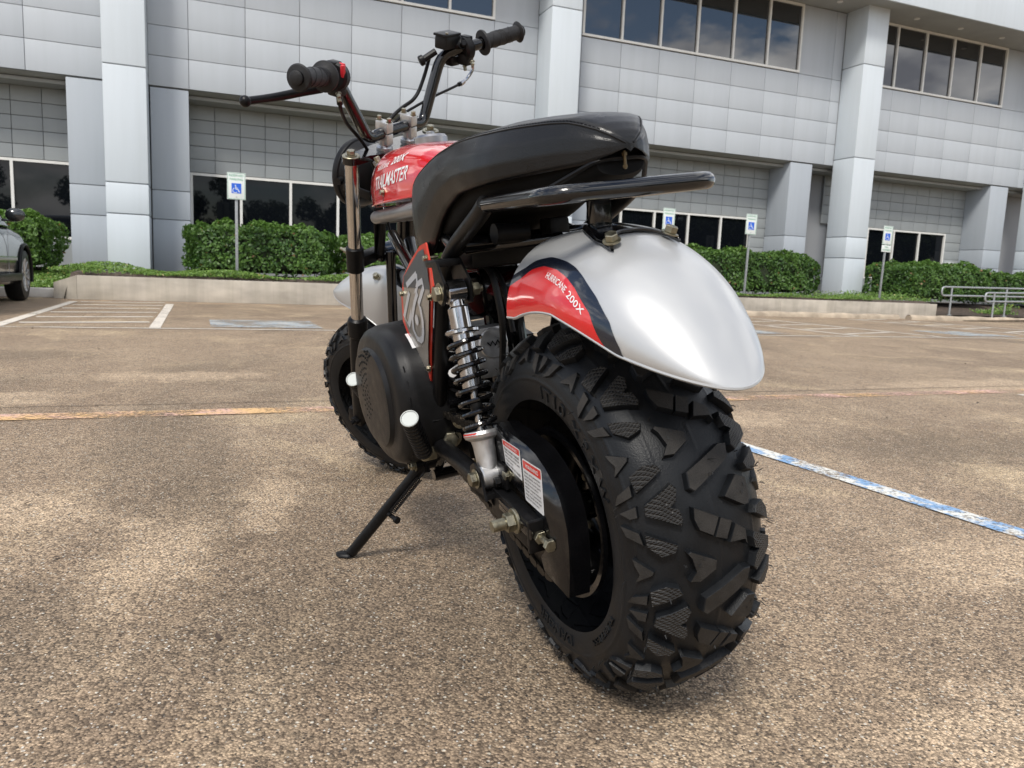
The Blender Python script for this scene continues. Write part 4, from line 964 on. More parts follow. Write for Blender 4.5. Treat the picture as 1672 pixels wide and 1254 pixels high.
# ---- frame --------------------------------------------------------
g = MB(); P = fillet([(.055, .12, .726), (-.152, .12, .724), (-.152, -.12, .724), (.055, -.12, .726)], .045, 8); g.tube(P, .0113, n=20); part(g, 'grab_rail', M_BLACK)
for s in (1, -1):
    g = MB(); P = fillet([(.05, .12 * s, .728), (.075, .12 * s, .716), (.205, .12 * s, .668), (.268, .12 * s, .628), (.44, .113 * s, .300)], .05, 6); g.tube(P, .0135, n=14); part(g, 'frame_tube', M_SATIN)
    g = MB(); g.tube(fillet([(.25, .108 * s, .60), (.50, .09 * s, .60), (.80, .045 * s, .70)], .05), .0125, n=12); part(g, 'frame_tube', M_BLACK)
    g = MB(); g.tube(fillet([(.44, .113 * s, .305), (.50, .10 * s, .22), (.80, .085 * s, .20), (.95, .04 * s, .42), (.93, .02 * s, .66)], .09, 8), .0125, n=12); part(g, 'frame_tube', M_BLACK)
    g = MB(); g.tube(fillet([(.40, .09 * s, .743), (.80, .082 * s, .742), (.845, .04 * s, .742), (.85, 0, .742)], .05, 6), .0145, n=14); part(g, 'tank_rail', M_GREYT)
    g = MB(); g.tube([(.40, .09 * s, .743), (.30, .10 * s, .69), (.20, .115 * s, .666)], .012, n=12); part(g, 'seat_rail', M_BLACK)
for x, z, r in ((.17, .672, .012), (.30, .610, .012), (.45, .30, .016), (.50, .21, .012), (.46, .60, .010)):
    g = MB(); g.cyl((x, -.115, z), (x, .115, z), r, n=14); part(g, 'cross_tube', M_BLACK)
g = MB(); g.tube([(.20, .10, .664), (.10, -.02, .668), (.20, -.12, .664)], .008, n=10); part(g, 'cross_tube', M_BLACK)
g = MB(); g.cyl(F(-.045, 0, .47), F(-.045, 0, .72), .026, n=20); part(g, 'steering_head', M_BLACK)
g = MB(); g.tube(fillet([F(-.05, 0, .70), (.70, 0, .715), (.42, 0, .72), (.30, 0, .70)], .05), .018, n=14); part(g, 'backbone', M_BLACK)
g = MB(); g.tube([F(-.05, 0, .52), (.80, 0, .55), (.62, 0, .56)], .016, n=12); part(g, 'down_tube', M_BLACK)
g = MB(); g.box((.315, 0, .50), (.016, .062, .30), bev=.006, rot=Matrix.Rotation(radians(-6), 3, 'Y')); g.tube([(.32, .03, .64), (.30, .03, .36)], .009, n=10); g.tube([(.32, -.03, .64), (.30, -.03, .36)], .009, n=10); part(g, 'centre_post', M_BLACK)
# inner guard between engine and rear wheel, boxes under the seat
g = MB(); g.box((.27, .02, .655), (.12, .14, .05), bev=.012); part(g, 'battery_tray', M_PLAST)
g = MB(); g.box((.36, -.015, .575), (.19, .15, .085), bev=.03, rot=Matrix.Rotation(radians(8), 3, 'Y')); part(g, 'air_box', M_BLACK)
g = MB(); g.grid(lambda i, j: (.40 - .17 * i, -.04 + .085 * cos(pi * j), .60 + .035 * sin(pi * j) - .02 * i), 8, 14); part(g, 'side_cover', mat('deep red gloss', (.10, .003, .006), .15, coat=1))
g = MB(); g.tube(fillet([(.30, .05, .645), (.21, .055, .625), (.19, .055, .54), (.23, .05, .45)], .03), .006, n=8); g.tube(fillet([(.32, .03, .645), (.23, .03, .61), (.21, .03, .52)], .03), .005, n=8); part(g, 'hose', M_PLAST)
g = MB(); g.cyl((.14, .02, .682), (.14, .075, .684), .016, n=16); g.box((.14, -.03, .682), (.04, .035, .034), bev=.006); g.tube([(.16, .06, .69), (.20, .02, .70), (.24, -.05, .69)], .004, n=8); part(g, 'ignition_unit', M_PLAST)

# ---- engine -------------------------------------------------------
g = MB(); g.box((.50, -.01, .37), (.22, .19, .20), bev=.03); g.box((.42, .0, .30), (.10, .16, .08), bev=.02); part(g, 'engine_block', M_SATIN)
for k in range(9):
    g = MB(); g.box((.415 + .0 * k, .0, .40 + k * .0125), (.15 - .003 * k, .15, .004), bev=.001, rot=Matrix.Rotation(radians(-12), 3, 'Y')); part(g, 'cooling_fin', M_SATIN)
g = MB(); g.box((.272, .052, .484), (.035, .066, .092), bev=.014); hd = part(g, 'cylinder_head_cover', M_ALU)
g = MB(); g.cyl((.256, .050, .500), (.2515, .050, .500), .027, n=28, bev=.002); part(g, 'cover_boss', M_ALU, hd)
g = MB(); c = V(.2508, .050, .500)
dm = [(-.024, 0), (0, .012), (.024, 0), (0, -.012)]
g.tube([c + V(0, a, b) for a, b in dm], .0016, n=5, closed=True)
g.tube([c + V(0, a, b) for a, b in [(-.012, -.004), (-.007, .004), (-.002, -.004), (.003, .004), (.007, -.004), (.012, .003)]], .0015, n=5); part(g, 'maker_emblem', M_SATIN, hd)
g = MB(); g.cyl((.36, .075, .45), (.30, .115, .452), .008, n=8); g.hexbolt((.31, .09, .46), (-1, .2, 0), .007, .012, M_ZINC); part(g, 'spark_plug', M_LABEL)
g = MB()
for k in range(5): g.tube(fillet([(.42, .10, .44 - k * .03), (.32, .10 - k * .012, .43 - k * .026), (.27, .03, .42 - k * .02)], .03), .0035, n=6)
part(g, 'wiring', M_PLAST)
for k, (x, y, z, r) in enumerate([(.36, .09, .35, .012), (.40, .10, .31, .015), (.33, .06, .33, .01), (.35, .04, .27, .012), (.41, .04, .24, .014)]):
    g = MB(); g.hexbolt((x, y, z), (-1, .3, 0), r, .016, M_ZINC); part(g, 'engine_bolt', M_ZINC)
g = MB(); g.cyl((.36, -.02, .385), (.36, .11, .385), .009, M_BLACK, 10); g.cyl((.35, -.02, .355), (.35, .11, .362), .007, M_BLACK, 10); g.box((.34, .02, .33), (.03, .14, .02), M_BLACK, bev=.004); part(g, 'engine_mount', M_BLACK)
g = MB(); g.tube(fillet([(.55, -.12, .40), (.42, -.15, .36), (.25, -.16, .34)], .06), [.02] * 9, n=14); part(g, 'exhaust_pipe', M_SATIN)
g = MB(); g.cyl((.30, -.165, .35), (.06, -.17, .40), .038, n=24, bev=.008); part(g, 'silencer', M_SATIN)

# drive cover on the left: rounded, domed, with a perforated face
cc = V(.555, 0, .383)
def covpt(t, k):       # k 0 inner edge .. 1 centre of face
    ks = [0, .30, .42, .50, .56, .60, .64, .80, 1.0]
    ysx = [.085, .162, .180, .190, .193, .194, .2045, .206, .206]; rs = [1.0, .97, .93, .86, .78, .70, .66, .4, 0]
    r = lerp(k, ks, rs); y = lerp(k, ks, ysx); ex = .172 + .030 * max(0, cos(t)); ez = .146
    return cc + V(ex * r * math.copysign(abs(cos(t)) ** .85, cos(t)), y, ez * r * math.copysign(abs(sin(t)) ** .85, sin(t)))
g = MB(); g.grid(lambda i, j: covpt(2 * pi * i, min(j, .999)), 72, 34, wrap_u=True); cov = part(g, 'drive_cover', M_PLAST, label='satin black drive cover', angle=40)
g = MB()
for rr_ in range(6):
    for k in range(12):
        r = .078 + .0105 * rr_; t = radians(-34 + 9.6 * k + (4.8 if rr_ % 2 else 0)); x, z = .500 + r * cos(t), .400 + r * sin(t)
        if (x - .535) ** 2 / .133 ** 2 + (z - .385) ** 2 / .098 ** 2 < 1: g.cyl((x, .2035, z), (x, .2066, z), .0026, n=6)
part(g, 'vent_holes', mat('hole black', (.002, .002, .002), .9), cov)['kind'] = 'stuff'
for t in (100, 145, 190, 235, 275):
    g = MB(); p = covpt(radians(t), .16); n = (p - cc); n.y = 0; n.normalize(); g.hexbolt(p + n * -.004 + V(0, -.01, 0), V(0, 1, 0), .005, .02, M_SATIN, washer=False); part(g, 'cover_screw', M_SATIN, cov)
g = MB()
for k in range(9):
    t = radians(150 + k * 12); a, b = covpt(t, .36), covpt(t + radians(5), .36); g.tube([a, b], .0016, n=5)
part(g, 'cover_slots', M_SATIN, cov)
# small white information label on the cover's rear edge
g = MB()
def lb(x, y): t = radians(118 + x * 18); p = covpt(t, .10 + y * .13); n = (p - cc); n.y = 0; n.normalize(); return p + n * .0008
g.grid(lambda i, j: lb(i, j), 6, 6, M_LABEL)
for k in range(5): g.grid(lambda i, j: (lambda p: p + (p - cc).normalized() * .0006)(lb(.1 + .8 * i, .12 + .16 * k + .04 * j)), 6, 2, M_INK)
part(g, 'label_plate', M_LABEL, cov, fix=False)

# ---- swingarm, chain and chain guard ------------------------------
for s in (1, -1):
    g = MB(); g.tube([(.435, .118 * s, .295), (.27, .124 * s, .292), (.10, .13 * s, .281)], .0165, n=16)
    g.cyl((.435, .095 * s, .295), (.435, .135 * s, .295), .024, n=18, bev=.002); part(g, 'swingarm', M_SATIN)
    g = MB(); g.box((.045, .13 * s, .270), (.135, .026, .046), bev=.004, rot=Matrix.Rotation(radians(-8), 3, 'Y')); g.box((-.026, .13 * s, .262), (.008, .032, .05), bev=.002, rot=Matrix.Rotation(radians(-8), 3, 'Y')); part(g, 'axle_plate', M_SATIN)
    g = MB(); g.cyl((.435, .134 * s, .295), (.435, .138 * s, .295), .017, n=18); g.hexbolt((.435, .138 * s, .295), (0, s, 0), .012, .010, stub=.008); part(g, 'pivot_nut', M_ZINC)
    g = MB(); g.tube([(-.03, .13 * s, .262), (-.062, .13 * s, .259)], .0048, n=10); g.hexbolt((-.058, .13 * s, .2595), (-1, 0, -.1), .0095, .008, washer=False); g.hexbolt((-.030, .13 * s, .262), (-1, 0, -.1), .010, .007, washer=False); part(g, 'chain_adjuster', M_ZINC)
    g = MB(); g.box((.02, .1435 * s, .276), (.11, .004, .016), bev=.0015, rot=Matrix.Rotation(radians(-8), 3, 'Y')); part(g, 'slot_plate', M_BLACK)
    g = MB(); g.cyl((.018, .143 * s, .274), (.018, .148 * s, .274), .019, n=22, bev=.001); g.hexbolt((.018, .148 * s, .274), (0, s, 0), .0145, .013, washer=False); g.cyl((.018, .16 * s, .274), (.018, .182 * s, .274), .0085, n=16)
    for k in range(9): g.lathe([(.0085, -.0007), (.0092, 0), (.0085, .0007)], (.018, (.1625 + k * .0021) * s, .274), (0, 1, 0), n=14)
    part(g, 'axle_nut', M_ZINC)
g = MB(); g.tube(fillet([(.44, -.11, .32), (.44, .11, .32)], .01), .012, n=12); part(g, 'swingarm_cross_tube', M_SATIN)
g = MB(); g.cyl((.018, -.15, .274), (.018, .15, .274), .0085, n=14); part(g, 'axle', M_ZINC)
# sprocket and chain
g = MB(); poly = []
for k in range(84):
    a = 2 * pi * k / 84; r = .092 if k % 3 == 0 else .086; poly.append((r * cos(a), r * sin(a)))
g.prism(poly, lambda x, y, k: (x, .104 + .005 * k, .276 + y)); part(g, 'sprocket', M_CHAIN)
RS, RF = .0895, .030; c1, c2 = (0, .276), (.50, .33); path = []
ang = math.atan2(c2[1] - c1[1], c2[0] - c1[0]); dd = math.hypot(c2[0] - c1[0], c2[1] - c1[1]); be = math.acos((RS - RF) / dd)
for k in range(41): a = ang + be + (2 * pi - 2 * be) * k / 40; path.append((c1[0] + RS * cos(a), c1[1] + RS * sin(a)))
for k in range(13): a = ang - be + 2 * be * k / 12; path.append((c2[0] + RF * cos(a), c2[1] + RF * sin(a)))
path.append(path[0]); cum = [0]
for a, b in zip(path[:-1], path[1:]): cum.append(cum[-1] + math.dist(a, b))
NL = 110; g = MB()
for k in range(NL):
    u0, u1 = cum[-1] * k / NL, cum[-1] * (k + 1) / NL
    p = V(np.interp(u0, cum, [q[0] for q in path]), .1065, np.interp(u0, cum, [q[1] for q in path])); q = V(np.interp(u1, cum, [q[0] for q in path]), .1065, np.interp(u1, cum, [q[1] for q in path]))
    d = (q - p).normalized(); up = V(-d.z, 0, d.x); wv = .0065 if k % 2 else .0045
    for s in (-1, 1):
        o_ = V(0, s * wv, 0)
        L8 = [p + o_ + (d * -(1) * cos(t) + up * sin(t)) * .0062 for t in np.linspace(-pi / 2, pi / 2, 5)] + [q + o_ + (d * cos(t) - up * sin(t)) * .0062 for t in np.linspace(-pi / 2, pi / 2, 5)]
        n = len(L8); vs = L8 + [v + V(0, s * .0015, 0) for v in L8]; g.add(vs, [tuple(range(n)), tuple(range(2 * n - 1, n - 1, -1))] + [(i, (i + 1) % n, n + (i + 1) % n, n + i) for i in range(n)])
    g.cyl(p - V(0, .006, 0), p + V(0, .006, 0), .0038, n=6)
part(g, 'chain', M_CHAIN)
# guard: flat face with a deep outer rim
outer = [(.17, .383), (.121, .393), (.10, .397), (.05, .3925), (.0, .386), (-.026, .3795), (-.052, .366), (-.075, .349), (-.088, .332), (-.096, .312), (-.101, .290), (-.100, .26), (-.095, .225), (-.087, .190)]
inner = [(-.052, .196), (-.020, .203), (-.012, .222), (-.028, .236), (-.036, .25), (-.032, .268), (-.010, .292), (.03, .306), (.075, .318), (.12, .330), (.17, .345)]
g = MB(); face = outer + inner
g.prism(face, lambda x, z, k: (x, .121 + .0022 * k, z))
k0 = len(outer)
vs = []; fs = []
for (x, z) in outer:
    n = V(x - .03, 0, z - .27).normalized(); vs += [V(x, .1232, z) , V(x, .1215, z) + n * .0018, V(x, .090, z) + n * .0035, V(x, .090, z) + n * .001, V(x, .119, z) - n * .001]
for i in range(k0 - 1):
    for j in range(4): fs.append((i * 5 + j, (i + 1) * 5 + j, (i + 1) * 5 + j + 1, i * 5 + j + 1))
fs += [(0, 1, 2, 3, 4), tuple((k0 - 1) * 5 + j for j in (4, 3, 2, 1, 0))]
g.add(vs, fs); cg = part(g, 'chain_guard', M_BLACK, label='glossy black chain guard with two warning stickers', angle=40)
g = MB(); g.hexbolt((.075, .123, .325), (0, 1, 0), .008, .007); part(g, 'bolt', M_ZINC, cg)
g = MB(); g.box((.085, .128, .322), (.03, .006, .04), bev=.002); g.hexbolt((.09, .131, .312), (0, 1, 0), .008, .009); part(g, 'guard_bracket', M_SATIN)
# warning stickers: red header, lines of print
def sticker(pts, lines, seed, head):
    A = [V(x, 0, z) for x, z in pts]     # TL TR BR BL
    def f(u, v, off): p = (A[0] * (1 - u) + A[1] * u) * (1 - v) + (A[3] * (1 - u) + A[2] * u) * v; return V(p.x, .1234 + off, p.z)
    g = MB(); R = []
    for cx, cy, a0 in ((.07, .05, 180), (.93, .05, 270), (.93, .95, 0), (.07, .95, 90)):
        for k in range(4): a = radians(a0 + 30 * k); R.append((cx + .07 * cos(a), cy + .05 * sin(a)))
    g.add([f(u, v, .0004) for u, v in R], [tuple(range(len(R)))], M_LABEL)
    g.add([f(u, v, .0008) for u, v in [(.04, .03), (.96, .03), (.96, .22), (.04, .22)]], [(0, 1, 2, 3)], M_LRED)
    s = g.build('warning_sticker', M_LABEL, cg, fix=False)
    t = MB(); fn = lambda x, y: f(x, y, .0012)
    vs_, f_ = text_geo('WARNING', 1.0, 0, 1, .01)
    text_fit(t, 'WARNING', .18, .84, .17, -.09, fn, M_LABEL, offset=.01)
    rr = random.Random(seed); ws = head
    for k in range(lines):
        y0 = .26 + (.68 / lines) * (k + .8); hh = -.50 / lines; x1 = .92 if (k + 1) % 4 else rr.uniform(.5, .8)
        text_fit(t, ws[k % len(ws)], .08, x1, y0, hh, fn, M_INK, offset=.02)
    t.build('print', M_INK, s, fix=False)
sticker([(.084, .381), (.021, .377), (.023, .328), (.079, .341)], 5, 1, ['Read owner manual', 'always wear a helmet', 'eye protection and', 'protective clothing', 'never ride on roads'])
sticker([(.016, .366), (-.046, .363), (-.040, .293), (.019, .301)], 8, 2, ['Never carry passengers', 'keep hands and feet', 'away from moving parts', 'stop the engine before', 'adult supervision'])

# ---- rear shocks --------------------------------------------------
def shock(s):
    top, bot = V(.178, .136 * s, .603), V(.112, .140 * s, .318); d = (bot - top).normalized(); Ls = (bot - top).length; at = lambda t: top + d * t
    g = MB(); g.cyl(top - V(0, .016, 0), top + V(0, .016, 0), .019, M_CHROM, 24, bev=.002); g.cyl(at(.008), at(.03), .012, M_CHROM, 16); g.cyl(at(.024), at(.062), .0165, M_CHROM, 24, bev=.003); g.cyl(at(.060), at(.068), .027, M_CHROM, 28, bev=.002); sh = part(g, 'shock_absorber', M_CHROM)
    g = MB(); g.cyl(at(.066), at(.155), .0165, M_CHROM, 28, bev=.001); part(g, 'shock_body', M_CHROM, sh)
    g = MB(); g.cyl(at(.15), at(.225), .0062, M_CHROM, 16); g.cyl(at(.175), at(.195), .010, M_PLAST, 16); part(g, 'shock_rod', M_CHROM, sh)
    g = MB(); c = at(.07); u = d.cross(V(0, 1, 0)).normalized(); w = d.cross(u); pts = []
    turns = 8.2; n = int(turns * 22)
    for k in range(n + 1):
        t = k / n; a = 2 * pi * turns * t; z = .071 + (.222 - .071) * (t if .04 < t < .96 else (t * .6 + (.016 if t <= .04 else .384)))
        pts.append(top + d * z + (u * cos(a) + w * sin(a)) * .0255)
    g.tube(pts, .0039, n=8); part(g, 'coil_spring', M_BLACK, sh)
    g = MB(); g.lathe([(.008, .221), (.027, .221), (.029, .226), (.027, .231), (.019, .236), (.0175, .245), (.0155, .285), (.016, .292), (.013, .296)], top, d, n=28); g.cyl(bot - V(0, .016, 0), bot + V(0, .016, 0), .0185, n=24, bev=.002); part(g, 'shock_foot', M_ALU, sh)
    g = MB(); g.lathe([(.0275, .2225), (.0285, .2225), (.0285, .2275), (.0275, .2275)], top, d, n=18, a0=2.2, a1=3.6); part(g, 'red_mark', M_LRED, sh)
    # clevis and bolts
    for yy, nm in ((.114, 'shock_bracket'), (.156, 'shock_bracket')):
        g = MB(); poly = [(.205, .650), (.182, .652), (.157, .618), (.162, .590), (.180, .583), (.196, .594)] if yy > .13 else [(.25, .655), (.195, .655), (.155, .618), (.160, .585), (.190, .580), (.215, .60)]
        g.prism(poly, lambda x, z, k: (x, (yy + .004 * k) * s, z)); part(g, nm, M_SATIN)
    g = MB(); g.box((.215, .137 * s, .648), (.05, .044, .012), bev=.003); part(g, 'bracket_gusset', M_SATIN)
    g = MB(); g.cyl(top - V(0, .045, 0), top + V(0, .022, 0), .006, n=12); g.hexbolt(top + V(0, .0245 * s, 0), (0, s, 0), .0125, .009); g.hexbolt(top - V(0, .026 * s, 0), (0, -s, 0), .011, .012, stub=.006); part(g, 'shock_bolt', M_ZINC)
    g = MB(); g.prism([(.150, .295), (.085, .287), (.098, .33), (.118, .342), (.135, .333)], lambda x, z, k: (x, (.158 + .004 * k) * s, z)); g.prism([(.150, .295), (.085, .287), (.098, .33), (.118, .342), (.135, .333)], lambda x, z, k: (x, (.118 + .004 * k) * s, z)); g.box((.118, .14 * s, .292), (.06, .044, .008)); part(g, 'lower_bracket', M_SATIN)
    g = MB(); g.hexbolt(bot + V(0, .023 * s, 0), (0, s, 0), .0115, .009); part(g, 'shock_bolt', M_ZINC)
shock(1); shock(-1)

# ---- foot pegs and kickstand --------------------------------------
def peg(a, b, name='foot_peg'):
    a, b = V(*a), V(*b); d = (b - a).normalized(); L_ = (b - a).length
    prof = [(1e-4, 0), (.011, 0)]
    n = 10
    for k in range(n): z = .006 + (L_ - .016) * k / n; dz = (L_ - .016) / n; prof += [(.0155, z), (.0170, z + dz * .25), (.0170, z + dz * .6), (.0150, z + dz * .75)]
    prof += [(.0168, L_ - .008), (.0175, L_ - .004), (.0165, L_), (1e-4, L_)]
    g = MB(); g.lathe(prof, a, d, n=28); p = part(g, name, M_PLAST)
    g = MB(); g.cyl(b - d * .001, b + d * .0022, .0150, n=28, bev=.001); g.lathe([(.0150, -.001), (.0168, .001), (.0164, .0034), (.0150, .0030)], b, d, n=28); part(g, 'white_reflector', mat('peg end white', (.50, .53, .51), .35), p)
peg((.415, .152, .285), (.326, .196, .380)); peg((.775, .165, .34), (.705, .205, .400))
g = MB(); g.box((.43, .143, .285), (.04, .03, .03), bev=.005); g.hexbolt((.45, .15, .30), (0, 1, 0), .012, .01, M_ZINC); part(g, 'peg_mount', M_ZINC)
g = MB(); g.box((.475, .125, .278), (.05, .03, .05), bev=.006); g.prism([(.505, .285), (.46, .29), (.452, .235), (.49, .225)], lambda x, z, k: (x, .135 + .006 * k, z)); part(g, 'stand_bracket', M_SATIN)
foot = V(.587, .296, .053)
g = MB(); a = V(.478, .137, .248); g.tube([a, a + (foot - a) * .16, a + (foot - a) * .96], [.0165, .0115, .0115], n=14)
d = (foot - a).normalized(); upw = V(0, -sin(_ph) * 0, 1)
g.cyl(a - V(0, .02, 0), a + V(0, .02, 0), .014, n=16); st = part(g, 'kickstand', M_SATIN)
g = MB(); fl = (bmw.to_3x3().inverted() @ Vector((-1, .12, 0))).normalized(); nr_ = (bmw.to_3x3().inverted() @ Vector((0, 0, 1))); sd_ = nr_.cross(fl)
gp = foot + V(0, 0, -.002)
gz = bmw @ gp; gp = bmw.inverted() @ Vector((gz.x, gz.y, .004))
g.grid(lambda i, j: gp + fl * (-.012 + .040 * i) + sd_ * (.014 * (1 - (2 * i - 1) ** 4 * .8)) * cos(pi * j) + nr_ * (.006 + .003 * sin(pi * i)) * sin(pi * j), 14, 9)
g.tube([a + (foot - a) * .92, gp + fl * .0 + nr_ * .006], [.0115, .009], n=12); part(g, 'foot', M_SATIN, st)
g = MB(); u0, u1 = a + d * .030 + V(-.020, .0, -.006), a + d * .125 + V(-.020, .0, -.006); dd_ = (u1 - u0); u = dd_.cross(V(1, 0, 0)).normalized(); w = dd_.normalized().cross(u); pts = [u0 + dd_ * (k / 260) + (u * cos(k * .55) + w * sin(k * .55)) * .0058 for k in range(261)]
g.tube(pts, .0012, n=5); g.tube([u1, u1 + d * .012], .0015, n=5); g.tube([u0, u0 - d * .02], .0015, n=5); part(g, 'return_spring', M_SATIN, st)
g = MB(); q = a + d * .140; g.cyl(q, q + V(-.034, -.012, -.010), .0045, n=10); g.cyl(q + V(-.034, -.012, -.010), q + V(-.040, -.014, -.0115), .0075, n=12); part(g, 'spring_peg', M_SATIN, st)
g = MB(); g.hexbolt(a + V(0, .02, 0), (0, 1, 0), .010, .008, stub=.004); part(g, 'pivot_bolt', M_ZINC, st)

# ---- number plate -------------------------------------------------
pl = [(.309, .681), (.292, .653), (.276, .609), (.288, .581), (.345, .487), (.389, .427), (.448, .477), (.480, .536), (.468, .583), (.445, .622), (.399, .650), (.342, .676)]
cxp = sum(p[0] for p in pl) / len(pl); czp = sum(p[1] for p in pl) / len(pl); YP = .141
def PY(x, z): return YP - .25 * abs(z - .56) ** 1.5
g = MB(); g.prism(pl, lambda x, z, k: (x, YP - .003 + .003 * k - .25 * abs(z - .56) ** 1.5, z), M_PRED); plate = part(g, 'number_plate', M_PRED, label='red edged side plate with an outlined emblem')
q = [(cxp + (x - cxp) * .86, czp + (z - czp) * .90) for x, z in pl]
from mathutils.geometry import tessellate_polygon
def flat(poly, off, m, name, par):
    g = MB(); tri = tessellate_polygon([[Vector((x, z, 0)) for x, z in poly]]); g.add([V(x, PY(x, z) + off, z) for x, z in poly], [tuple(t) for t in tri], m); part(g, name, m, par, fix=False)
zc_ = .603
flat([p for p in [(cxp + (x - cxp) * .86, czp + (z - czp) * .90) for x, z in pl]], .0007, M_PLATE, 'plate_print', plate)
qq = [(cxp + (x - cxp) * .859, czp + (z - czp) * .899) for x, z in pl]
up_ = [p for p in qq if p[1] > zc_]; 
flat([(.2915, .603), (.298, .640)] + [qq[0]] + [qq[-1], qq[-2], (.440, .622), (.447, .603)], .0012, M_PLATED, 'plate_print', plate)
# emblem: an angular one and a hooked six with a dot; drawn in plate coordinates
iu = {}
def PX(u, v):     # u 0..1 left to right as seen, v 0..1 top to bottom
    z = .675 - v * .245; x = .372 + (.5 - u) * .165 + (v - .5) * .02; return (x, z)
def strokes(pts, w, name='emblem'):
    g = MB(); K = len(pts); L_, R_ = [], []
    for i in range(K):
        a_ = Vector(pts[max(0, i - 1)]); b_ = Vector(pts[min(K - 1, i + 1)]); d_ = (b_ - a_).normalized(); n_ = Vector((-d_.y, d_.x)) * w / 2; c_ = Vector(pts[i]); L_.append(c_ + n_); R_.append(c_ - n_)
    g.add([V(v.x, PY(v.x, v.y) + .0018, v.y) for v in L_ + R_], [(i, i + 1, K + i + 1, K + i) for i in range(K - 1)]); part(g, name, M_PGREY, plate, fix=False)
strokes([(.360, .628), (.4227, .6065), (.408, .594), (.4583, .546), (.4374, .531), (.3554, .611)], .0115)
strokes([(.360, .628), (.3554, .6103), (.328, .6166), (.3219, .6056), (.3562, .5759), (.3488, .5686), (.3463, .5457), (.3548, .5257), (.367, .512), (.382, .5065), (.4004, .5088), (.4131, .5249), (.4053, .5496), (.38, .5766), (.3591, .5949)], .0115)
g = MB(); c_ = (.380, .545); g.add([V(c_[0] + .010 * cos(t), PY(*c_) + .0020, c_[1] + .010 * sin(t)) for t in np.linspace(0, 2 * pi, 14, endpoint=False)], [tuple(range(14))]); part(g, 'emblem', M_PGREY, plate, fix=False)
for x, z in ((.303, .655), (.290, .590), (.372, .455), (.455, .590)):
    g = MB(); g.hexbolt((x, PY(x, z), z), (0, 1, 0), .005, .006, washer=True); g.cyl((x, PY(x, z) - .02, z), (x, PY(x, z), z), .003, n=8); part(g, 'screw', M_ZINC, plate)

# ---- tank ---------------------------------------------------------
TX = [.34, .38, .45, .52, .60, .68, .74, .78, .805, .815]; TWd = [.06, .075, .092, .103, .110, .108, .098, .082, .050, .004]
TT = [.815, .835, .855, .868, .877, .880, .874, .858, .825, .790]; TB = [.765] * 8 + [.766, .770]
def tank(x, t, off=0.0):
    w = lerp(x, TX, TWd) + off; zt = lerp(x, TX, TT) + off; zb = lerp(x, TX, TB)
    a = t * pi; return V(x, w * math.copysign(abs(cos(a)) ** .62, cos(a)), zb + (zt - zb) * abs(sin(a)) ** .78)
g = MB(); N_ = 64
xs = [.34 + (.815 - .34) * (1 - (1 - k / N_) ** 1.7) for k in range(N_ + 1)]
g.grid(lambda i, j: tank(xs[int(round(i * N_))], j), N_ + 1, 49)
g.grid(lambda i, j: (lambda p0, p1: p0 + (p1 - p0) * j)(tank(xs[int(round(i * N_))], 0), tank(xs[int(round(i * N_))], 1)), N_ + 1, 3)
tk = part(g, 'fuel_tank', M_RED, label='glossy red fuel tank', angle=50)
def tsurf(x, z, off=.0012):      # point of the left flank at height z
    zt = lerp(x, TX, TT); zb = lerp(x, TX, TB); sv = min(1, max(0.0, (z - zb) / (zt - zb))) ** (1 / .78); a = math.asin(sv) ; return tank(x, a / pi, off)
g = MB(); text_fit(g, 'TRAILMASTER', .662, .478, .792, .026, lambda x, y: tsurf(x - (y - .8) * .3, y + (.7 - x) * .03), M_WHITE, shear=0, offset=.015)
text_fit(g, 'HURRICANE', .655, .580, .829, .010, lambda x, y: tsurf(x - (y - .83) * .3, y + (.7 - x) * .03), M_WHITE, offset=.01); text_fit(g, '200X', .568, .510, .830, .014, lambda x, y: tsurf(x - (y - .83) * .3, y + (.7 - x) * .03), M_WHITE, offset=.015)
part(g, 'lettering', M_WHITE, tk, fix=False)
g = MB()
def sp(pts): g.add([tsurf(x, z, .0014) for x, z in pts], [tuple(range(len(pts)))], M_WHITE)
for k in range(10):      # curved lightning swoosh on the nose
    f0, f1 = k / 10, (k + 1) / 10; xc = lambda f: .735 + .028 * sin(f * 3.0) - .02 * f; zc2 = lambda f: .845 - .07 * f; wd = lambda f: .010 * sin(min(1, f + .05) * pi) + .001
    sp([(xc(f0) + wd(f0), zc2(f0)), (xc(f0) - wd(f0), zc2(f0)), (xc(f1) - wd(f1), zc2(f1)), (xc(f1) + wd(f1), zc2(f1))])
sp([(.755, .822), (.722, .826), (.706, .846), (.728, .832)]); sp([(.77, .808), (.745, .812), (.735, .800)])
part(g, 'swoosh_decal', M_WHITE, tk, fix=False)
g = MB(); g.tube([(.80 - .0 * k, 0, 0) for k in range(0)] or [tank(x, 0.001, .001) for x in xs[4:-3]], .0022, n=6); part(g, 'tank_seam', M_RED, tk)
g = MB(); g.hexbolt(tsurf(.60, .785, .0), (0, 1, .1), .006, .006, M_ZINC); part(g, 'tank_screw', M_ZINC, tk)
g = MB(); c = V(.585, 0, .872); g.lathe([(.034, 0), (.034, .011), (.030, .016), (1e-4, .018)], c, (0, 0, 1), n=32); g.cyl(c + V(.0, 0, .016), c + V(.0, 0, .024), .009, n=16, bev=.002); part(g, 'filler_cap', mat('dull steel cap', (.34, .34, .35), .3, metal=.95), tk)
g = MB(); g.hexbolt((.78, .06, .86), (0, .3, 1), .007, .012, M_ZINC); g.tube(fillet([(.80, .05, .85), (.83, .06, .87), (.85, .04, .85)], .02), .004, n=8); part(g, 'ignition_key_lock', M_ALU)
g = MB(); g.lathe([(.014, -.003), (.017, 0), (.014, .003), (.011, 0), (.014, -.003)], F(-.05, .09, .60), (0, 1, .3), n=20); part(g, 'cable_guide', M_ALU)

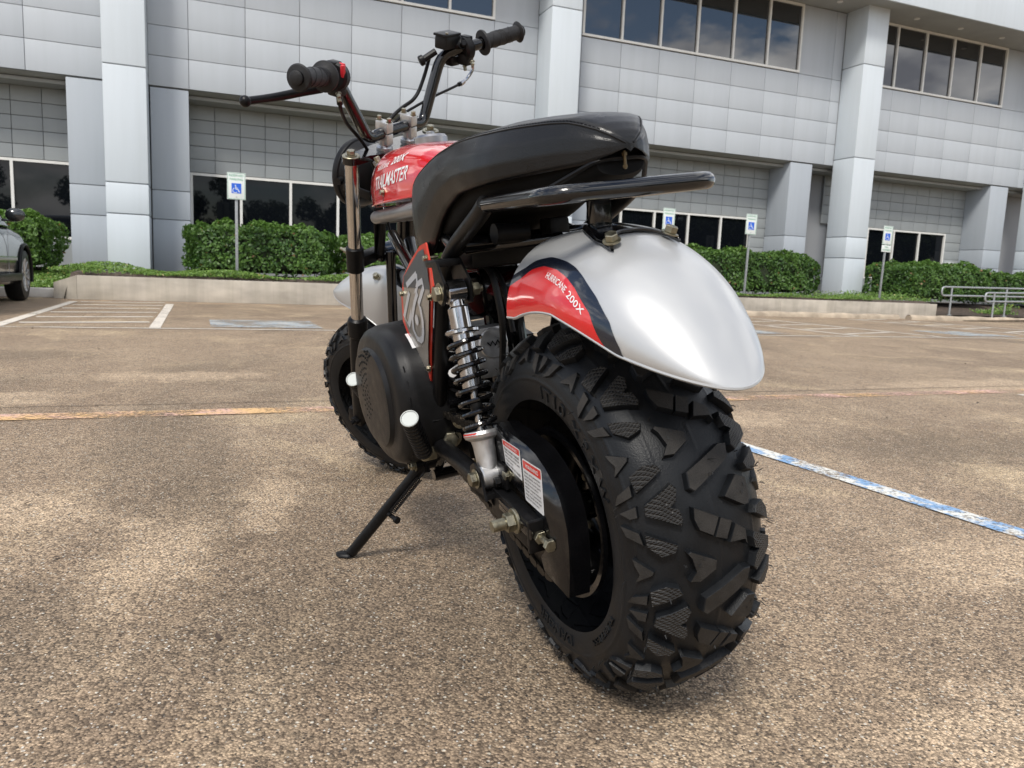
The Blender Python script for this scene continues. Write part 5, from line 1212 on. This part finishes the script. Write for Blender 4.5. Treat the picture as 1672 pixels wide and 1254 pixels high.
# ---- seat ---------------------------------------------------------
SX = [-.1365, -.1345, -.128, -.115, -.098, -.078, -.056, -.033, -.008, .022, .060, .10, .14, .20, .24, .28, .31, .336, .36, .385, .403, .414, .420]
SW = [.0, .011, .024, .038, .052, .066, .079, .092, .105, .118, .127, .131, .131, .131, .130, .129, .128, .127, .125, .120, .106, .080, .0]
SZ = [.782, .787, .794, .801, .806, .810, .813, .8145, .816, .817, .8175, .8175, .816, .809, .804, .797, .791, .784, .775, .761, .744, .730, .722]
SB = [.766, .764, .761, .759, .758, .757, .756, .755, .754, .753, .751, .749, .747, .731, .712, .684, .664, .649, .645, .655, .680, .700, .715]
def seat(x, t):
    w = lerp(x, SX, SW); z = lerp(x, SX, SZ); b = lerp(x, SX, SB)
    z += .0055; zm = z * .45 + b * .55; fz = min(1.0, (w / .062)) ** .5; z = zm + (z - zm) * fz; b = zm + (b - zm) * min(1.0, w / .05) ** .5
    c_ = min(1, w / .11) ** .8
    q = min(1.0, max(0.0, (.20 - x) / .17)); m = lambda u, v: (u + (v - u) * q) * w      # towards the tail the sides lean in to a domed top
    prof = [(0, 0.0, z + (.0075 + .0035 * q) * c_), (.10, m(.35, .32), z + (.007 + .003 * q) * c_), (.19, m(.72, .64), z + (.005 + .002 * q) * c_), (.235, m(.90, .79), z + .0025 * c_), (.262, m(.965, .855), z - .0005 - .001 * q), (.275, m(.985, .875), z - .0035 - .001 * q), (.30, m(1.0, .90), z - .008 - .001 * q), (.40, m(1.03, .985), z - .35 * (z - b)), (.50, m(1.02, 1.03), z - .65 * (z - b)), (.62, m(.965, 1.02), b + .06 * (z - b)), (.66, m(.93, .97), b), (.70, m(.885, .90), b + .002), (.74, .86 * w, b + .2 * (z - b)), (.84, .80 * w, b + .4 * (z - b)), (1.0, 0, b + .45 * (z - b))]
    s = abs(t); sg = 1 if t >= 0 else -1; X = [p[0] for p in prof]
    return V(x, sg * lerp(s, X, [p[1] for p in prof]), lerp(s, X, [p[2] for p in prof]))
sxs = np.concatenate([-.1365 + .0565 * np.linspace(0, 1, 24)[:-1] ** 1.9, np.linspace(-.08, .34, 44)[:-1], .42 - .08 * np.linspace(1, 0, 20) ** 1.6])
tsv = sorted(set([round(x, 4) for x in list(np.linspace(0, .235, 10)) + [.25, .262, .269, .275, .285, .30] + list(np.linspace(.33, .62, 16)) + [.64, .66, .68, .70, .74, .79, .84, .92, 1.0]]))
tall = [-x for x in tsv[::-1][1:]] + [x for x in tsv][:-1] + [1.0]; tall = sorted(set(tall + [-1.0]))
vs = [seat(x, t) for x in sxs for t in tall]; nn = len(tall); fs = [(i * nn + j, (i + 1) * nn + j, (i + 1) * nn + j + 1, i * nn + j + 1) for i in range(len(sxs) - 1) for j in range(nn - 1)]
g = MB(); g.add(vs, fs); me = g.mesh('seat', M_LEATH, 70); me.materials.append(M_PLAST)
for p in me.polygons:
    c = p.center; bb = lerp(c.x, SX, SB); ww = lerp(c.x, SX, SW)
    if p.normal.z < -.3 and abs(c.y) < ww * .92: p.material_index = 1
    elif abs(c.y) < ww * .875 and c.z < bb + .034 and p.normal.y * c.y < 0: p.material_index = 1
st_ = link_obj('seat', me, bike, label='long padded black vinyl seat with a stitched seam')
for sg in (1, -1):
    g = MB(); g.tube([seat(x, sg * .268) + V(0, sg * .0002, 0) for x in sxs[3:-2]], .0013, n=6); part(g, 'seam_piping', M_LEATH, st_)
    g = MB()
    for k in range(118):
        x = -.118 + .0044 * k; a_, b_ = seat(x, sg * .255), seat(x + .0028, sg * .255); g.tube([a_ + V(0, sg * .0004, .0006), b_ + V(0, sg * .0004, .0006)], .0006, n=4)
    part(g, 'stitching', M_SATIN, st_)
g = MB()
def pan(i, j):
    x = -.112 + .46 * i; w = lerp(x, SX, SW) * .86; zb = lerp(x, [-.112, -.06, .05, .14, .20, .348], [.742, .735, .727, .712, .69, .66]); zt = lerp(x, SX, SB) + .012
    a_ = pi * j; return V(x, w * cos(a_), zt - (zt - zb) * (1 if False else sin(a_) ** .35))
g.grid(pan, 40, 24); g.add([pan(0, j / 23) for j in range(24)], [tuple(range(24))]); part(g, 'seat_pan', mat('matt black pan', (.004, .004, .004), .75, spec=.2), st_)
g = MB(); g.tube(fillet([(-.05, .075, .735), (-.118, .035, .762), (-.118, -.035, .763), (-.05, -.075, .738)], .02), .0035, n=8); part(g, 'seat_pan_wire', M_SATIN, st_)
g = MB(); g.cyl((-.122, 0, .770), (-.122, 0, .748), .0022, n=10); g.cyl((-.122, 0, .764), (-.122, 0, .768), .0038, n=6); g.cyl((-.122, 0, .750), (-.122, 0, .753), .0034, n=6); part(g, 'seat_bolt', mat('brass nut', (.16, .12, .07), .4, metal=1), st_)

# ---- fork ---------------------------------------------------------
LW = .139
for s in (1, -1):
    w = LW * s
    g = MB(); g.cyl(F(0, w, .24), F(0, w, .728), .0160, n=28); fk = part(g, 'fork_leg', M_FORK)
    g = MB(); g.lathe([(.019, .0), (.0225, .02), (.0225, .25), (.0215, .275), (.0255, .280), (.0262, .318), (.0235, .326), (.018, .330), (.016, .331)], F(0, w, -.008), _s, n=28); part(g, 'fork_slider', M_SATIN, fk)
    g = MB(); g.box(F(.012, w, .0), (.05, .03, .05), bev=.008, rot=FROT); g.hexbolt(F(0, w + s * .016, 0), FWv * s, .012, .012, M_SATIN, stub=.012); part(g, 'axle_clamp', M_SATIN, fk)
    g = MB(); g.cyl(F(0, w, .455), F(0, w, .520), .0215, n=24, bev=.003); g.box(F(0, w - s * .045, .478), (.03, .07, .028), bev=.005, rot=FROT); lc = part(g, 'lower_clamp', M_SATIN)
    g = MB(); g.hexbolt(F(.022, w, .50), FFv, .007, .012, stub=.012); part(g, 'clamp_bolt', M_ZINC)
    g = MB(); g.cyl(F(0, w, .742), F(0, w, .7455), .0205, n=28, bev=.001); g.hexbolt(F(0, w, .7455), _s, .0095, .010); part(g, 'fork_cap_bolt', M_ZINC)
    # risers
    g = MB(); g.lathe([(.019, .742), (.019, .747), (.0135, .752), (.0135, .765)], F(-.012, .042 * s, 0), _s, n=20); g.box(F(-.012, .042 * s, .7665), (.037, .0215, .026), bev=.003, rot=FROT); rs_ = part(g, 'bar_riser', M_ALU)
    g = MB(); g.box(F(-.012, .042 * s, .7935), (.037, .0215, .025), bev=.003, rot=FROT); part(g, 'riser_cap', M_ALU, rs_)
    g = MB()
    for f_ in (.003, -.027): g.hexbolt(F(f_, .042 * s, .806), _s, .0055, .008, washer=True)
    part(g, 'riser_bolt', M_ZINC, rs_)
g = MB(); pol = []
for s_, f_ in ((1, 1), (-1, 1)): pass
tc_ = [(.018, -LW), (.022, -.10), (.024, -.04), (.024, .04), (.022, .10), (.018, LW)]
cap = [(.021 * cos(t), LW + .021 * sin(t)) for t in np.linspace(.3, pi - .3, 10)]
pol = [(.021, -LW), (.018, -.10), (.026, -.045), (.026, .045), (.018, .10), (.021, LW)] + cap + [(-.021, LW), (-.022, .10), (-.045, .05), (-.052, 0), (-.045, -.05), (-.022, -.10), (-.021, -LW)] + [(-x, -y) for x, y in cap]
g.prism(pol, lambda x, y, k: F(x, y, .728 + .014 * k)); part(g, 'top_clamp', M_BLACK)
g = MB(); g.box(F(-.01, 0, .478), (.05, .16, .022), bev=.006, rot=FROT); part(g, 'lower_clamp', M_BLACK)
g = MB(); g.cyl(F(0, -.15, 0), F(0, .15, 0), .008, n=12); part(g, 'axle', M_ZINC)
g = MB(); g.tube([F(-.03, .07, .60), F(-.03, .08, .49)], .010, n=8); g.box(F(-.02, .075, .55), (.006, .03, .12), bev=.002, rot=FROT); part(g, 'bracket', M_SATIN)
# handlebar
hb = [F(-.098 - .0, .368, .968), F(-.048, .231, .940), F(.012, .150, .915), F(-.012, .088, .766), F(-.012, .0, .781), F(-.012, -.088, .766), F(.012, -.150, .915), F(-.048, -.231, .940), F(-.098, -.368, .968)]
hb[4] = F(-.012, 0, .7805); hb[3] = F(-.012, .095, .775); hb[5] = F(-.012, -.095, .775)
P = fillet([hb[0], hb[1], F(.0, .175, .922), hb[3] , F(-.012, .05, .7805), F(-.012, -.05, .7805), hb[5], F(.0, -.175, .922), hb[7], hb[8]], .052, 8)
g = MB(); g.tube(P, .0132, n=18); bar = part(g, 'handlebar', M_BLACK)
for s in (1, -1):
    A_ = F(-.098, .368 * s, .968); B_ = F(-.055, .25 * s, .944); d = (B_ - A_).normalized(); Lg = (B_ - A_).length
    g = MB(); prof = [(1e-4, 0), (.010, 0), (.013, .002), (.013, .010), (.0225, .012), (.0250, .015), (.0225, .018), (.0175, .020), (.0172, .03)]
    prof += [(.0178, .05), (.0180, .08), (.0176, .112), (.0210, .114), (.0290, .117), (.0300, .120), (.0290, .123), (.016, .124)]
    g.lathe(prof, A_ - d * .004, d, n=32); gp_ = part(g, 'grip', M_GRIP, bar)
    g = MB(); up_ = d.cross(V(0, 0, 1)).normalized(); wv_ = d.cross(up_)
    for k in range(5):       # raised diagonal ribs
        for dr_ in (1, -1):
            g.tube([A_ + d * (.024 + k * .015 + .026 * q_) + (up_ * cos(dr_ * q_ * 3.4 + k * 1.1) + wv_ * sin(dr_ * q_ * 3.4 + k * 1.1)) * .0180 for q_ in np.linspace(0, 1, 12)], .0011, n=5)
    part(g, 'grip_rib', M_GRIP, gp_)
    # perch / control housing
    C_ = F(-.046, .222 * s, .938)
    g = MB(); g.cyl(C_ - d * .004, C_ + d * .020, .0275, M_PLAST, 24, bev=.005); g.box(C_ + d * .008 + V(.012, 0, -.022), (.030, .028, .026), M_PLAST, bev=.005, rot=FROT); g.box(C_ + d * .012 + V(-.005, .004 * s, .022), (.026, .022, .014), M_PLAST, bev=.004, rot=FROT)
    ch = part(g, 'control_housing', M_PLAST, bar)
    g = MB(); g.hexbolt(C_ + V(-.01, 0, -.034), V(-.3, 0, -1), .0045, .008, M_ZINC); g.hexbolt(C_ + d * .012 + V(.012, 0, -.036), V(0, 0, -1), .0045, .010, M_ZINC); part(g, 'screw', M_ZINC, ch)
# red kill switch, levers
g = MB(); c = F(-.050, .208, .958); g.box(c + V(0, 0, -.003), (.020, .009, .016), bev=.003, rot=FROT); g.box(c + V(-.011, 0, -.014), (.008, .008, .024), bev=.002, rot=FROT); part(g, 'kill_switch', mat('red plastic', (.55, .02, .03), .35), bar)
def lever(pts, m, name, r):
    g = MB(); P = fillet(pts, .03, 5); K = len(P); g.tube(P, [r[0] + (r[1] - r[0]) * k / (K - 1) for k in range(K)], n=12)
    g.grid(lambda i, j: P[-1] + V(sin(pi * i) * cos(2 * pi * j), sin(pi * i) * sin(2 * pi * j), cos(pi * i)) * r[2], 10, 12); return part(g, name, m, bar)
lever([F(-.020, .235, .912), F(-.006, .265, .908), F(.004, .330, .905), F(.0, .410, .912)], M_SATIN, 'brake_lever', (.0098, .0078, .0112))
lever([F(-.020, -.235, .915), F(-.004, -.265, .915), F(.012, -.33, .922), F(.010, -.40, .935)], M_SATIN, 'brake_lever', (.0085, .0062, .009))
g = MB(); g.box(F(-.018, -.172, .952), (.036, .052, .030), bev=.006, rot=FROT); g.box(F(-.018, -.172, .969), (.040, .056, .006), bev=.002, rot=FROT); g.cyl(F(-.03, -.155, .972), F(-.03, -.155, .975), .004, M_ZINC, 8); part(g, 'brake_reservoir', M_PLAST, bar)
g = MB(); g.cyl(F(-.03, -.190, .955), F(-.022, -.206, .942), .016, n=18, bev=.003); g.hexbolt(F(-.045, -.195, .945), V(-1, 0, .2), .007, .012, M_SATIN); g.box(F(-.015, -.20, .905), (.022, .03, .022), bev=.004, rot=FROT); part(g, 'brake_perch', M_PLAST, bar)
g = MB(); g.tube([F(.03, -.14, .905), F(.012, -.168, .925)], .008, n=10); g.cyl(F(.034, -.134, .902), F(.028, -.143, .907), .0125, n=14, bev=.002); part(g, 'banjo_stub', M_PLAST, bar)
# cables
g = MB(); g.tube(fillet([F(-.02, -.262, .925), F(.0, -.285, .900), F(0, -.308, .870), F(0, -.288, .850), F(0, -.262, .840)], .025, 6), .0042, n=10); g.cyl(F(.0, -.268, .8425), F(0, -.255, .838), .0065, n=6); part(g, 'throttle_elbow', M_CHROM, bar)
g = MB(); P = fillet([F(0, -.262, .840), F(0, -.23, .835), F(.0, -.137, .824), F(.006, -.03, .800), F(.03, .01, .74), F(.02, .03, .66), (.80, .05, .70)], .06, 8); g.tube(P, .0033, n=8); g.tube([P[0], P[0] + (P[1] - P[0]) * .9], .0055, n=8); part(g, 'throttle_cable', M_PLAST, bar)
g = MB(); g.tube(fillet([F(.03, -.165, .905), F(.030, -.150, .870), F(.030, -.120, .820), F(.03, -.052, .803), F(.03, .002, .772), F(.04, .02, .60)], .06, 8), .0045, n=8); part(g, 'brake_hose', M_PLAST, bar)
g = MB(); g.tube(fillet([F(-.048, .215, .912), F(-.040, .205, .870), F(-.005, .155, .820), F(.012, .10, .775), F(.01, .06, .72), F(.0, .05, .60)], .05, 8), .0042, n=8); g.tube([F(-.048, .215, .915), F(-.043, .208, .88)], .0065, n=8); part(g, 'brake_cable', M_PLAST, bar)
# headlamp bucket seen from behind
hc = F(.095, .0, .640)
g = MB(); g.lathe([(1e-4, -.050), (.030, -.048), (.058, -.036), (.074, -.015), (.082, .008), (.086, .010), (.088, .016), (.086, .026), (.080, .03), (1e-4, .036)], hc, FFv + _s * -.10, n=48); hl = part(g, 'headlight', M_PLAST, angle=30)
g = MB(); g.cyl(hc + FWv * .078 + _s * .005, hc + FWv * .092 + _s * .005, .009, n=12); part(g, 'headlight_bolt', M_SATIN)
for s in (1, -1):
    g = MB(); g.box(F(.04, .085 * s, .635), (.09, .005, .022), bev=.002, rot=FROT); part(g, 'headlight_bracket', M_SATIN)
